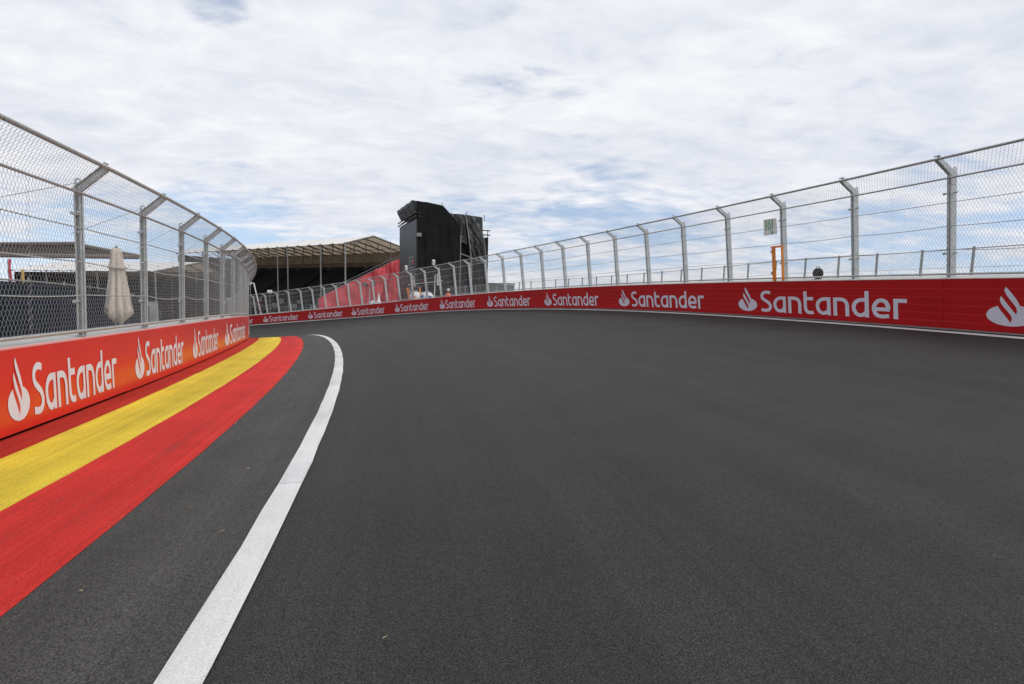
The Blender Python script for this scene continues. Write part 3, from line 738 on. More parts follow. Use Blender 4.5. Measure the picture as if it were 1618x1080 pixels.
gl([(.19, .40), (.22, .345), (.175, .30), (.165, .265)], .022); gl([(.22, .345), (.26, .31), (.285, .27)], .02, yf - .0012); gl([(.15, .375), (.20, .385), (.26, .35)], .016, yf - .0024); gp.box(.215, .245, yf - .0045, yf - .0034, .405, .435)
gp.build('pictogram', M['green'], sg)
ex = MB(); tp, tw = text_polys('EXIT', 0.2); sc_ = .30 / tw
for q, li in tp: ex.quad_prism([Vector((.07 + p.x * sc_, yf - .001 - .001 * li, .155 + p.y * .058)) for p in q], Vector((0, .0008, 0)))
for q in ribbon([(.26, .13), (.345, .045)], .022, False) + ribbon([(.27, .04), (.35, .04)], .022, False): ex.quad_prism([Vector((p.x, yf - .002, p.y)) for p in q], Vector((0, .0008, 0)))
for q in ribbon([(.345, .12), (.345, .05)], .022, False): ex.quad_prism([Vector((p.x, yf - .0036, p.y)) for p in q], Vector((0, .0008, 0)))
ex.build('lettering', M['green'], sg)
# gate: orange door frame in the fence
gt = thing('orange_gate', 'orange steel gate frame set in the right fence under the EXIT sign', 'gate', M4=plane_frame('out', 13.64, 1.125, 0.03))
MB().box(0, .075, -.035, .035, 0, .98).build('upright', M['orange'], gt)
MB().box(.345, .365, -.035, .035, 0, .98).build('upright', M['orange'], gt)
MB().box(-.03, .37, -.04, .04, .982, 1.04).build('lintel', M['orange'], gt)
MB().box(-.045, -.003, -.04, .03, .84, .92).build('hinge', M['galv'], gt); MB().box(-.045, -.003, -.05, .03, .18, .28).build('hinge', M['galv'], gt)
bl = MB()
for z in (.55, .65, .75): bl.tube([(.038, -.045, z), (.038, -.036, z)], .013, 6)
bl.build('bolts', M['white_pole'], gt)
# drum-shaped lamp behind the netting
dr = thing('round_lamp', 'round black drum lamp with a bracket resting on the right wall behind the netting', 'lamp', M4=plane_frame('out', 12.76, 1.12, -0.30) @ Matrix.Scale(.86, 4))
b = MB(); b.lathe([(0.001, -.09), (.13, -.085), (.165, -.05), (.17, .04), (.15, .07), (.001, .072)], 20); o = b.build('housing', M['void'], dr, True); o.rotation_euler = (R(90), 0, 0); o.location = (0, 0, .19)
b = MB()
for k in range(5): b.tube([(-.13, -.10, .10 + .045 * k), (.13, -.10, .10 + .045 * k)], .005, 4)
b.build('grille', M['dark_steel'], dr)
MB().tube([(-.06, 0, .355), (-.05, 0, .40), (.05, 0, .40), (.06, 0, .36)], .012, 6).build('bracket', M['dark_steel'], dr)
MB().box(-.10, .10, -.06, .06, 0, .025).build('foot', M['dark_steel'], dr)

# ------------------------------------------------------------------ behind the left fence
sw = thing('scrim_fence', 'dark blue scrim-covered fence curving behind the left catch fence', 'fence', tuple(cp(20, 57.8, zin(20))))
ts = [t for t in np.arange(-6, 40.1, 2.0)]
for a, b in zip(ts[:-1], ts[1:]):
    mb = MB(); n = 24
    for i in range(n + 1):
        t = a + 0.02 + (b - a - .04) * i / n; r = 57.8 + 0.03 * math.sin(i * 1.9) + rnd.uniform(-.008, .008); zt = zin(t) + float(np.interp(t, [14, 17, 21, 24.5, 35], [2.06, 2.07, 2.05, 1.98, 2.05]))
        mb.v += [tuple(cp(t, r, zin(t) + 0.05)), tuple(cp(t, r, zt + rnd.uniform(-.01, .01))), tuple(cp(t, r - .012, zt)), tuple(cp(t, r - .012, zin(t) + .05))]
    for i in range(n):
        for j in range(4):
            j2 = (j + 1) % 4; mb.f.append((i * 4 + j, i * 4 + j2, i * 4 + 4 + j2, i * 4 + 4 + j))
    o = mb.build('scrim_panel', M['scrim']); fix_normals(o); own(o, sw)
    o = MB().tube([cp(a, 57.72, zin(a) - .03), cp(a, 57.72, zin(a) + 2.22)], .028, 6).build('fence_post', M['grey_pole']); own(o, sw)
    o = MB().tube([cp(a, 57.76, zin(a) + 2.12), cp(b, 57.76, zin(b) + 2.12)], .024, 6).build('top_rail', M['grey_pole']); own(o, sw)
# end unit: pale grey cabinet
cb = thing('grey_cabinet', 'pale grey cabinet at the far end of the dark scrim fence', 'cabinet', (-20.75, 29.2, zin(33)))
MB().box(-.22, .22, -.2, .2, 0, 2.15).build('body', M['lightgrey'], cb); MB().box(-.24, .24, -.22, .22, 2.152, 2.2).build('cap', M['grey_pole'], cb)
for z in (.5, 1.0, 1.5): MB().box(-.18, .18, -.215, -.203, z - .2, z + .2).build('door_panel', M['lightgrey'], cb)
cb.rotation_euler = (0, 0, R(25))

# closed parasol
pa = thing('closed_parasol', 'closed cream parasol wrapped round its pole behind the left fence', 'parasol', (-10.87, 13.98, zin(16.4) + .07))
b = MB(); prof = [(.02, 2.98), (.10, 2.97), (.15, 2.86), (.17, 2.62), (.20, 2.50), (.21, 2.45), (.185, 2.40), (.22, 2.1), (.26, 1.8), (.29, 1.5), (.325, 1.28), (.335, 1.16)]
nS = 40; k0 = 0
for i, (r, z) in enumerate(prof):
    f = i / (len(prof) - 1)
    for q in range(nS):
        th = 2 * math.pi * q / nS; rr = r * (1 + (.10 + .16 * f) * math.sin(th * 7 + 1.2 * f) + .06 * math.sin(th * 13 + 3 * f)); zz = z
        if i == len(prof) - 1: zz = z + .13 * math.sin(th * 2 + 0.6) + .06 * math.sin(th * 5)
        rr *= .80; b.v.append((rr * math.cos(th), rr * math.sin(th), zz))
# tucked-in hem
for q in range(nS):
    th = 2 * math.pi * q / nS; b.v.append((.07 * math.cos(th), .07 * math.sin(th), .88 + .05 * math.sin(3 * th)))
for i in range(len(prof)):
    for q in range(nS):
        q2 = (q + 1) % nS; b.f.append((i * nS + q, i * nS + q2, (i + 1) * nS + q2, (i + 1) * nS + q))
b.build('canopy', M['canvas'], pa, True)
MB().tube([(0, 0, .02), (0, 0, 3.02)], .03, 8).build('pole', M['dark_steel'], pa)
MB().lathe([(.001, .0), (.32, .0), (.32, .06), (.06, .09), (.05, .3), (.001, .3)], 16).build('base', M['concrete'], pa)
MB().lathe([(.215, 2.47), (.225, 2.45), (.22, 2.42)], 20).build('strap', M['canvas'], pa)

# slatted canopy
cn = thing('slatted_canopy', 'flat brown slatted terrace canopy high behind the left fence', 'canopy', (-17, 19, 0))
P = [Vector(q) for q in [(-24.5, 24.0, 3.72), (-15.41, 18.0, 3.42), (-12.9, 17.6, 3.03), (-21.5, 16.6, 3.02)]]
ztop = [4.10, 3.40, 3.01, 3.30]
A_, B_, C_, D_ = Vector((-27, 22.5, 3.42)), Vector((-16.0, 18.7, 3.33)), Vector((-13.3, 18.1, 2.90)), Vector((-21.5, 16.2, 2.66))
nsl = 22
for k in range(nsl):
    f0 = k / nsl; f1 = (k + .55) / nsl
    a0 = A_.lerp(D_, f0); a1 = A_.lerp(D_, f1); b0 = B_.lerp(C_, f0); b1 = B_.lerp(C_, f1)
    o = MB().quad_prism([a0, b0, b1, a1], Vector((0, 0, .045))).build('slat', M['slat_dark']); own(o, cn)
for (p, q) in ((A_, B_), (B_, C_), (C_, D_), (D_, A_)):
    o = MB().tube([p + Vector((0, 0, .02)), q + Vector((0, 0, .05))], .075, 6).build('edge_beam', M['slat']); own(o, cn)
for p in (A_.lerp(B_, .02), B_, ):
    o = MB().tube([Vector((p.x, p.y, zin(20) - .1)), Vector((p.x, p.y, p.z))], .05, 6).build('post', M['grey_pole']); own(o, cn)

# feather flag and board at the far left
fl = thing('feather_flag', 'narrow red feather flag on a pole at the far left behind the fence', 'flag', (-24.8, 25, -.1))
MB().tube([(0, 0, 0), (0, 0, 3.1)], .02, 6).build('pole', M['grey_pole'], fl)
b = MB(); n = 8
for i in range(n + 1):
    z = 1.9 + 1.25 * i / n; b.v += [(.02, .02 * math.sin(i), z), (.13 + .006 * i, .03 * math.sin(i * .9), z - .02)]
b.f = [(2 * i, 2 * i + 1, 2 * i + 3, 2 * i + 2) for i in range(n)]; b.build('cloth', M['pinkflag'], fl)
yb = thing('ochre_board', 'narrow ochre board standing beyond the scrim fence on the far left', 'board', (-24.1, 25, -.1))
MB().box(-.05, .05, -.03, .03, 0, 2.62).build('board', M['yellow'], yb); MB().box(-.16, .16, -.16, .16, 0, .06).build('foot', M['dark_steel'], yb)

# ------------------------------------------------------------------ grandstands
def stand(name, label, E, a, nb, bay, d_r, z_e, z_r, d_b, z_b, z_rows, z_curt, ground=-6.3, row0=-3.0, rows=22, post_every=(1,), curtain=True):
    a = Vector((a[0], a[1], 0)).normalized(); bdir = Vector((a.y, -a.x, 0))
    if bdir.y < 0: bdir = -bdir
    E = Vector((E[0], E[1], 0)); root = thing(name, label, 'grandstand', tuple(E + Vector((0, 0, ground))), group='covered grandstands')
    def W_(u, d, z): return E + a * u + bdir * d + Vector((0, 0, z))
    L = nb * bay
    for k in range(nb):
        u0, u1 = k * bay, (k + 1) * bay
        for (dA, zA, dB, zB) in ((-.15, z_e - .04, d_r, z_r), (d_r, z_r, d_b, z_b)):
            mb = MB(); nu, nd = 8, 5; T = 0
            for lay in (0,):
                for i in range(nu + 1):
                    for j in range(nd + 1):
                        f = i / nu; g = j / nd; sag = math.sin(math.pi * f) * .22 * (1 if lay == 0 else 1)
                        mb.v.append(tuple(W_(u0 + bay * f, dA + (dB - dA) * g + (.28 * math.sin(math.pi * f) if (g == 0 and dA < 0) else 0), zA + (zB - zA) * g - sag * (.45 + .55 * (1 - g) * (dA < 0)) * .8 - T * lay)))
            S = (nu + 1) * (nd + 1)
            for i in range(nu):
                for j in range(nd):
                    q = i * (nd + 1) + j; mb.f.append((q, q + nd + 1, q + nd + 2, q + 1))
            o = mb.build('roof_panel', M['membrane'], None, True); own(o, root)
    for k in range(nb + 1):
        u = k * bay; mb = MB()
        mb.tube([W_(u, 0, z_e - .25), W_(u, d_r, z_r - .25)], .13, 4); mb.tube([W_(u, d_r, z_r - .25), W_(u, d_b, z_b - .25)], .13, 4)
        mb.tube([W_(u, 0, z_e - .25), W_(u, 0, z_e + .1)], .10, 4)
        mb.tube([W_(u, d_b * .62, z_b - 2.4), W_(u, d_b * .62, z_r - (z_r - z_b) * .35)], .09, 4)
        mb.tube([W_(u, d_b * .62, z_b - 2.4), W_(u, d_b * .25, z_e + (z_r - z_e) * .5)], .07, 4)
        mb.tube([W_(u, d_b, ground), W_(u, d_b, z_b)], .12, 4)
        o = mb.build('roof_frame', M['truss']); own(o, root)
    for d_, z_ in ((0.05, z_e - .18), (d_r, z_r - .35), (d_b * .8, z_b + (z_r - z_b) * .3 - .3)):
        o = MB().tube([W_(0, d_, z_), W_(L, d_, z_)], .045, 4).build('purlin', M['truss']); own(o, root)
    for k in range(nb + 1):
        if k in post_every:
            o = MB().tube([W_(k * bay, 0.05, ground), W_(k * bay, 0.05, z_e)], .13, 8).build('column', M['grey_pole']); own(o, root)
    # stepped deck
    d0, d1 = 1.5, d_b - 1.0; mb = MB(); pitch = (d1 - d0) / rows; rise = (z_rows - row0) / rows
    for i in range(rows):
        q = [W_(0, d0 + i * pitch, row0 + i * rise), W_(L, d0 + i * pitch, row0 + i * rise), W_(L, d0 + (i + 1) * pitch, row0 + i * rise), W_(0, d0 + (i + 1) * pitch, row0 + i * rise)]
        mb.quad_prism([v - Vector((0, 0, .35)) for v in q], Vector((0, 0, .35)))
        o = None
    o = mb.build('terrace', M['deck']); own(o, root)
    # seats: one shared block per row would repeat, so they are joined
    mb = MB(); n = int(L / .62)
    for i in range(rows):
        zb = row0 + i * rise
        for k in range(n):
            if (k % 22) in (0, 1): continue
            u = .2 + k * .62; d = d0 + i * pitch + pitch * .45
            q = [W_(u, d, zb + .40), W_(u + .46, d, zb + .40), W_(u + .46, d + .08, zb + .40), W_(u, d + .08, zb + .40)]
            mb.quad_prism(q, bdir * .10 + Vector((0, 0, .45)))
            q = [W_(u, d - .4, zb + .38), W_(u + .46, d - .4, zb + .38), W_(u + .46, d, zb + .38), W_(u, d, zb + .38)]
            mb.quad_prism(q, Vector((0, 0, .06)))
    o = mb.build('seats', M['seat'], kind='stuff'); own(o, root)
    # rear curtain and sides
    o = MB().quad_prism([W_(0, d_b - .3, z_rows - .2), W_(L, d_b - .3, z_rows - .2), W_(L, d_b - .3, z_curt), W_(0, d_b - .3, z_curt)], bdir * .06).build('rear_curtain', M['membrane_back']); own(o, root)
    o = MB().quad_prism([W_(0, d_b - .40, z_curt - .15), W_(L, d_b - .40, z_curt - .15), W_(L, d_b - .40, z_b + .05), W_(0, d_b - .40, z_b + .05)], bdir * .06).build('upper_curtain', M['tan']); own(o, root)
    o = MB().quad_prism([W_(0, d_b + .1, ground), W_(L, d_b + .1, ground), W_(L, d_b + .1, z_rows), W_(0, d_b + .1, z_rows)], bdir * .06).build('rear_screen', M['void']); own(o, root)
    # front wall and rail
    o = MB().quad_prism([W_(0, .9, ground), W_(L, .9, ground), W_(L, .9, row0 + .1), W_(0, .9, row0 + .1)], bdir * .2).build('front_wall', M['deck']); own(o, root)
    for dz in (.45, .8, 1.15):
        o = MB().tube([W_(0, .9, row0 + dz), W_(L, .9, row0 + dz)], .035, 4).build('guard_rail', M['grey_pole']); own(o, root)
    o = MB().quad_prism([W_(L + .1, .5, ground), W_(L + .1, d_b, ground), W_(L + .1, d_b, z_b - .3), W_(L + .1, .5, z_e - .5)], a * .06).build('end_curtain', M['void']); own(o, root)
    k = 0
    while k * 2.0 < L:
        o = MB().tube([W_(k * 2.0, .9, row0), W_(k * 2.0, .9, row0 + 1.2)], .035, 4).build('rail_post', M['grey_pole']); own(o, root); k += 1
    # stair landings with pale kick boards
    for u in [bay * q for q in (1.3, 3.2, 5.1, 7.0, 9.4, 11.8) if q < nb]:
        for (d, zz, w) in ((2.2, row0 + .6, 2.6), (3.4, row0 + 1.5, 1.8)):
            o = MB().quad_prism([W_(u, d, zz), W_(u + w, d, zz), W_(u + w, d, zz + 1.1), W_(u, d, zz + 1.1)], bdir * .06).build('landing_screen', M['greycab']); own(o, root)
    return root
S1 = stand('grandstand', 'large grandstand with cream scalloped roof and black seats, left of the black tower', (-31.4, 95.0), (-31.5, 22.5), 19, 3.85,
           6.6, 10.72, 12.75, 17.5, 10.5, 7.0, 8.6, post_every=(0, 2, 5, 6, 9, 12, 15, 18))
S2 = stand('grandstand', 'covered grandstand with white roof far behind the left catch fence', (-70.4, 100.0), (-37.0, 15.0), 11, 4.6,
           9.3, 4.75, 7.1, 13.8, 5.1, 3.4, 4.3, row0=-4.4, rows=14, post_every=(0, 4, 8))

# ------------------------------------------------------------------ red tarp screen
rt_ = thing('red_tarp_screen', 'large creased red tarpaulin on a sloping rail below the grandstand, left of the black tower', 'tarpaulin', (-22, 74, -6))
nx, nz = 160, 44; vs = []; fs = []
def tarp_top(x):
    return float(np.interp(x, [-28.6, -27.4, -26.4, -16.2, -15.2, -14.6], [0.5, 1.35, 1.75, 6.72, 6.75, 4.1]))
for i in range(nx + 1):
    x = -28.4 + (13.5) * i / nx; zt = tarp_top(x) - .06
    for j in range(nz + 1):
        f = j / nz; z = zt + (-6.0 - zt) * f
        cr_ = .10 * math.sin(x * 2.2 + f * 7.0) + .07 * math.sin(x * 5.3 - f * 9 + 1.3) + .05 * math.sin(x * 9.7 + 14 * f) + .14 * math.sin((x * 1.1 + z * 1.25) * 1.7)
        am = .45 + .55 * min(max((x + 21.5) / 2.0, 0), 1)
        vs.append((x, 74.0 - .12 * (x + 28) + 1.55 * am * cr_ * (1.2 - abs(2 * f - 1) * .2), z))
for i in range(nx):
    for j in range(nz):
        k = i * (nz + 1) + j; fs.append((k, k + nz + 1, k + nz + 2, k + 1))
me = bpy.data.meshes.new('cloth'); me.from_pydata(vs, [], fs); me.update(); me.shade_smooth(); o = link('cloth', me, M['tarp']); own(o, rt_)
for k_ in range(6):
    xa = -28.4 + k_ * 2.05; xb = xa + 2.05
    o = MB().tube([(xa, 73.9 - .12 * (xa + 28), tarp_top(xa)), (xb, 73.9 - .12 * (xb + 28), tarp_top(xb))], .05, 6).build('top_rail', M['grey_pole']); own(o, rt_)
    o = MB().tube([(xa, 74.25 - .12 * (xa + 28), -6.3), (xa, 74.25 - .12 * (xa + 28), tarp_top(xa))], .06, 6).build('scaffold_post', M['grey_pole']); own(o, rt_)
    o = MB().tube([(xa, 74.3 - .12 * (xa + 28), tarp_top(xa) + .45), (xb, 74.3 - .12 * (xb + 28), tarp_top(xb) + .45)], .04, 6).build('hand_rail', M['grey_pole']); own(o, rt_)

# ------------------------------------------------------------------ black tower
tw_ = thing('screen_tower', 'tall black netting-wrapped scaffold tower carrying a dark screen and speakers', 'tower', (-11.4, 60, -4.5))
av = Vector((-.39, .92, 0)); bv = Vector((.92, .39, 0)); Pz = Vector((-11.45, 60.0, 0))
def T(b_, a_, z): return Pz + bv * b_ + av * a_ + Vector((0, 0, z))
# wrapped volume A: profile in (b, z), extruded along a, with soft facets
def cloth_wall(name, corners, nx, nz, amp, m, seed, freq=1.0):
    """bulging netting sheet between 4 corners (bl, br, tr, tl)"""
    bl_, br_, tr_, tl_ = [Vector(c) for c in corners]; nrm = (br_ - bl_).cross(tl_ - bl_).normalized(); p = random.Random(seed); ph = [p.uniform(0, 6) for _ in range(6)]
    mb = MB()
    for i in range(nx + 1):
        for j in range(nz + 1):
            f, g = i / nx, j / nz; q = bl_.lerp(br_, f).lerp(tl_.lerp(tr_, f), g)
            w = math.sin(f * 9 * freq + g * 4 + ph[0]) * .5 + math.sin(f * 21 * freq - g * 8 + ph[1]) * .28 + math.sin((f + g) * 15 + ph[2]) * .22
            e = min(1, 5 * min(f, 1 - f) + .15) * min(1, 5 * min(g, 1 - g) + .15)
            mb.v.append(tuple(q + nrm * amp * w * e))
    for i in range(nx):
        for j in range(nz):
            k = i * (nz + 1) + j; mb.f.append((k, k + nz + 1, k + nz + 2, k + 1))
    o = mb.build(name, m, None, True); own(o, tw_); return o
prA = [(0.75, -4.5), (0.75, 12.40), (1.0, 12.5), (3.1, 12.25), (3.5, 11.9), (5.3, 10.15), (5.3, -4.5)]
o = MB().quad_prism([T(b_, .15, z) for b_, z in prA], av * 9.6).build('inner_core', M['void']); fix_normals(o); own(o, tw_)
cloth_wall('netting', [T(.50, 0, -4.5), T(3.1, 0, -4.5), T(3.1, 0, 12.22), T(.02, 0, 12.5)], 30, 60, .10, M['black_mesh'], 1)
cloth_wall('netting', [T(3.1, 0, -4.5), T(5.3, 0, -4.5), T(5.3, 0, 10.15), T(3.1, 0, 12.22)], 20, 60, .09, M['black_mesh'], 2)
cloth_wall('netting', [T(5.3, 0, -4.5), T(5.3, 9.6, -4.5), T(5.3, 9.6, 10.15), T(5.3, 0, 10.15)], 20, 40, .1, M['black_mesh'], 3)
cloth_wall('netting', [T(0, 0, 12.5), T(3.1, 0, 12.22), T(3.1, 9.6, 12.3), T(0, 9.6, 12.55)], 16, 30, .1, M['black_mesh'], 4)
cloth_wall('netting', [T(3.1, 0, 12.22), T(5.3, 0, 10.15), T(5.3, 9.6, 10.15), T(3.1, 9.6, 12.3)], 16, 30, .1, M['black_mesh'], 5)
# screen on the left face
def screen_prism(a0, a1, z0a, z1a, z0b, z1b, b0, th, name, m):
    o = MB().quad_prism([T(b0, a0, z0a), T(b0, a1, z0b), T(b0, a1, z1b), T(b0, a0, z1a)], -bv * th).build(name, m); fix_normals(o); own(o, tw_); return o
screen_prism(0.05, 10.7, -2.5, 10.42, -2.5, 10.6, .22, .25, 'screen', M['screen'])
screen_prism(0.3, 10.5, -3.0, 10.2, -3.0, 10.3, .45, .2, 'screen_frame', M['void'])
for zz in (10.75, 11.15):
    o = MB().tube([T(-.15, -.1, zz), T(-.15, 11.1, zz)], .10, 4).build('truss_bar', M['dark_steel']); own(o, tw_)
    o = MB().tube([T(.3, -.1, zz), T(.3, 11.1, zz)], .10, 4).build('truss_bar', M['dark_steel']); own(o, tw_)
# covered speakers in a row above the screen
for k in range(4):
    a0 = .4 + k * 2.55
    mb = MB(); z0, z1 = 11.22 + .07 * k, 12.52 + .03 * k
    ring = []
    for (f, s, lean) in ((0, .78, 0), (.35, .95, -.08), (.75, 1.0, -.22), (1.0, .85, -.30)):
        for q in range(12):
            th = 2 * math.pi * q / 12; c_, s_ = math.cos(th), math.sin(th); sq = lambda v: math.copysign(abs(v) ** .3, v)
            mb.v.append(tuple(T(.30 + lean * 1.7 + .40 * s * sq(c_), a0 + 1.0 + 1.28 * min(s + .12, 1) * sq(s_) + .06 * math.sin(5 * th + k), z0 + (z1 - z0) * f + .04 * math.sin(2 * th + k) * (f > .9))))
    for i in range(3):
        for q in range(12):
            q2 = (q + 1) % 12; mb.f.append((i * 12 + q, i * 12 + q2, i * 12 + 12 + q2, i * 12 + 12 + q))
    mb.f.append(tuple(36 + q for q in range(12))); mb.f.append(tuple(11 - q for q in range(12)))
    o = mb.build('covered_speaker', M['black_cloth'], None, False); fix_normals(o); own(o, tw_)
# printed mark low on the screen
mk = MB(); mk2 = MB(); mk3 = MB()
def mkq(mb, a0, a1, z0, z1, d=.042): mb.quad_prism([T(-d, a0, z0), T(-d, a1, z0), T(-d, a1, z1), T(-d, a0, z1)], -bv * .012)
mkq(mk, 1.5, 4.6, 6.12, 6.2); mkq(mk, 1.5, 4.6, 4.85, 4.93)
mkq(mk2, 2.4, 4.5, 5.72, 5.86); mkq(mk2, 2.6, 4.4, 5.45, 5.6); mkq(mk2, 2.6, 4.4, 5.15, 5.3); mkq(mk3, 1.6, 2.2, 5.3, 5.9)
o = mk.build('printed_mark', M['lightgrey']); own(o, tw_); o = mk2.build('printed_mark', M['teal']); own(o, tw_); o = mk3.build('printed_mark', M['redprint']); own(o, tw_)
o = MB().box(-.25, .25, -.2, .2, -.2, .2).build('junction_box', M['grey_pole']); o.location = T(.25, -.2, 8.6)
o.parent = tw_; o.matrix_parent_inverse = Matrix.Translation(-tw_.location)
# volume B: second wrapped bay
prB = [(3.6, -4.5), (3.6, 11.55), (6.3, 11.5), (8.45, 11.4), (8.5, 9.2), (8.85, 7.3), (8.85, -4.5)]
o = MB().quad_prism([T(b_, 1.3, z) for b_, z in prB], av * 8.2).build('inner_core', M['void']); fix_normals(o); own(o, tw_)
cloth_wall('tarpaulin', [T(5.35, .35, 8.3), T(6.5, .9, 7.9), T(6.05, .9, 11.55), T(3.75, 1.1, 11.55)], 24, 24, .22, M['black_cloth'], 7, 1.3)
cloth_wall('tarpaulin', [T(6.55, .7, 8.6), T(8.6, .9, 7.8), T(8.4, .9, 11.4), T(6.1, .9, 11.55)], 24, 24, .20, M['black_cloth'], 8, .8)
cloth_wall('tarpaulin', [T(5.4, 1.0, -4.5), T(6.95, 1.0, -4.5), T(6.7, 1.0, 6.2), T(5.4, 1.0, 8.3)], 20, 40, .10, M['black_mesh'], 9)
cloth_wall('tarpaulin', [T(6.95, .8, -4.5), T(8.9, .8, -4.5), T(8.9, .8, 5.6), T(6.75, .8, 6.3)], 24, 40, .14, M['black_mesh'], 10, 1.5)
cloth_wall('tarpaulin', [T(6.8, .75, 6.0), T(8.9, .75, 5.6), T(8.55, .75, 8.6), T(6.55, .75, 9.0)], 24, 24, .30, M['black_cloth'], 11, 1.8)
for (p, q, r_) in [((5.36, .1, -4.5), (5.36, .1, 8.9), .07), ((5.4, .3, 6.75), (8.95, .5, 5.75), .06), ((6.1, .55, 11.6), (6.95, .55, 6.25), .06), ((6.95, .6, 6.3), (7.1, .6, -4.5), .10), ((8.5, .6, 9.2), (8.95, .6, 5.75), .05), ((4.2, .3, 11.6), (5.36, .2, 8.9), .04)]:
    o = MB().tube([T(*p), T(*q)], r_, 6).build('scaffold_tube', M['grey_pole']); own(o, tw_)
for (b_, z) in ((3.05, 12.2), (6.1, 11.5), (8.4, 11.3)):
    o = MB().tube([T(b_, .2, z - .5), T(b_, .2, z + .35)], .035, 5).build('scaffold_tube', M['dark_steel']); own(o, tw_)
o = MB().quad_prism([T(8.95, 1.2, -2.5), T(9.35, 1.2, -2.5), T(9.35, 1.2, 9.0), T(8.95, 1.2, 9.0)], av * 8).build('screen', M['void']); own(o, tw_)
for zz in (9.3, 9.85):
    o = MB().tube([T(8.3, 1.1, zz), T(9.55, 1.1, zz)], .07, 4).build('truss_bar', M['dark_steel']); own(o, tw_)
o = MB().tube([T(9.2, 1.1, 9.0), T(9.2, 1.1, 9.9)], .05, 4).build('truss_bar', M['dark_steel']); own(o, tw_)

# ------------------------------------------------------------------ low grey building right of the tower
gb = thing('low_grey_cabin', 'low flat grey cabin beyond the fence, right of the black tower', 'building', (-2.5, 82, -6))
MB().quad_prism([Vector((-4.0, 0, 0)), Vector((2.65, 0, 0)), Vector((2.65, 0, 9.45)), Vector((-4.0, 0, 9.62))], Vector((0, 6, 0))).build('body', M['greycab'], gb)
MB().box(-4.15, 2.8, -.15, 6.1, 9.64, 9.72).build('roof', M['grey_pole'], gb)
for k in range(5): MB().box(-3.6 + 1.3 * k, -3.54 + 1.3 * k, -.04, -.002, .2, 9.3).build('panel_joint', M['dark_steel'], gb)

# ------------------------------------------------------------------ things just behind the far part of the right wall
def gz(t): return zout(t) - .22
def behind(t, back=.9): return cp(t, rout(t) + back, gz(t))
# lamp mast
ms = thing('lamp_mast', 'white leaning mast with a lamp head where the left fence hides the far wall', 'lamp', (-30.6, 62.3, -2.6))
bot, top = Vector((-30.94, 62.2, -1.18)), Vector((-31.93, 62.59, 2.51)); dirv = top - bot; low = bot - dirv * .38
o = MB().tube([low, top], .075, 8).build('mast', M['white_pole']); own(o, ms)
o = MB().tube([top, top + Vector((-.35, 0, .05))], .05, 6).build('arm', M['white_pole']); own(o, ms)
h = MB(); h.lathe([(.001, .26), (.14, .24), (.22, .06), (.19, -.14), (.001, -.16)], 14); o = h.build('lamp_head', M['helmet'], None, True); o.location = top + Vector((-.50, 0, -.08)); o.parent = ms; o.matrix_parent_inverse = Matrix.Translation(-ms.location)
for f in (.06, .22, .34):
    p = bot + dirv * f; o = MB().tube([p, p + dirv.normalized() * .16], .083, 8).build('red_band', M['redprint']); own(o, ms)
# twin floodlight
p0 = Vector((-14.3, 50.3, gz(44.1))); tf = thing('floodlight_pole', 'grey pole with two floodlights in front of the red tarpaulin', 'floodlight', tuple(p0)); hz_ = 2.2 - gz(44.1)
MB().tube([(0, 0, 0), (.12, 0, hz_)], .055, 6).build('pole', M['lightgrey'], tf)
MB().tube([(-.42, 0, hz_ + .18), (.62, 0, hz_ + .32)], .04, 6).build('crossbar', M['dark_steel'], tf)
for xx, an, dz in ((-.34, 25, .34), (.48, -20, .46)):
    o = MB().box(-.21, .21, -.10, .10, -.15, .17).build('floodlight', M['dark_steel'], tf); o.location = (xx, -.05, hz_ + dz); o.rotation_euler = (R(20), R(an), 0)
    MB().box(-.17, .17, -.112, -.102, -.12, .14).build('glass', M['lens'], o)
# white tent cone and dome
for (nm, lab, t_, hh, prof) in (('white_tent', 'small pointed white tent peak showing above the wall in front of the red tarpaulin', 42.65, 1.75, [(.42, -1.6), (.36, -1.15), (.16, -.7), (.06, -.2), (.02, 0)]),
                             ('white_dome', 'low white dome beside the pointed white tent', 43.4, 1.02, [(.42, -1.4), (.42, -.55), (.34, -.22), (.18, -.05), (.01, 0)])):
    p = Vector((-13.05, 49.3, gz(t_))) if nm == 'white_tent' else Vector((-13.75, 50.0, gz(t_))); o_ = thing(nm, lab, 'tent', tuple(p)); dz = hh - p.z
    b = MB(); b.lathe([(prof[0][0], 0)] + [(r, z + dz) for r, z in prof[1:]], 12); b.build('canopy', M['helmet'], o_, True)
    b = MB(); b.lathe([(prof[0][0] + .03, 0), (prof[0][0] + .03, .08), (prof[0][0] - .05, .09)], 12); b.build('hem', M['lightgrey'], o_)
# lamps clipped on fence tips
for (t_, lab) in ((37.7, 'white box lamp clipped on a fence arm tip beside the dark screen'), (34.4, 'white box lamp clipped on a fence arm tip in front of the black netting')):
    i_ = min(range(len(POUT)), key=lambda k: (POUT[k][0] - wall_pt('out', t_, 1.118, -.03)).length); P_, U_, X_ = POUT[i_]
    Y_ = U_.cross(X_).normalized(); tip = P_ + U_ * (TIP_Z * .925 + .10) + Y_ * (TIP_Y - .02)
    bxo = thing('box_lamp', lab, 'lamp', M4=frame(X_ + U_ * .35, U_ - X_ * .35, tip), group='white box lamps on the fence')
    MB().box(-.09, .09, -.09, .09, .03, .40).build('housing', M['helmet'], bxo); MB().box(-.03, .03, -.03, .03, -.10, .03).build('clamp', M['grey_pole'], bxo)
    MB().box(-.06, .06, .092, .098, .08, .34).build('glass', M['lightgrey'], bxo)
bxo = thing('camera_box', 'small white box on a pole in front of the black grandstand seats', 'box', (-29.41, 61.4, 1.35))
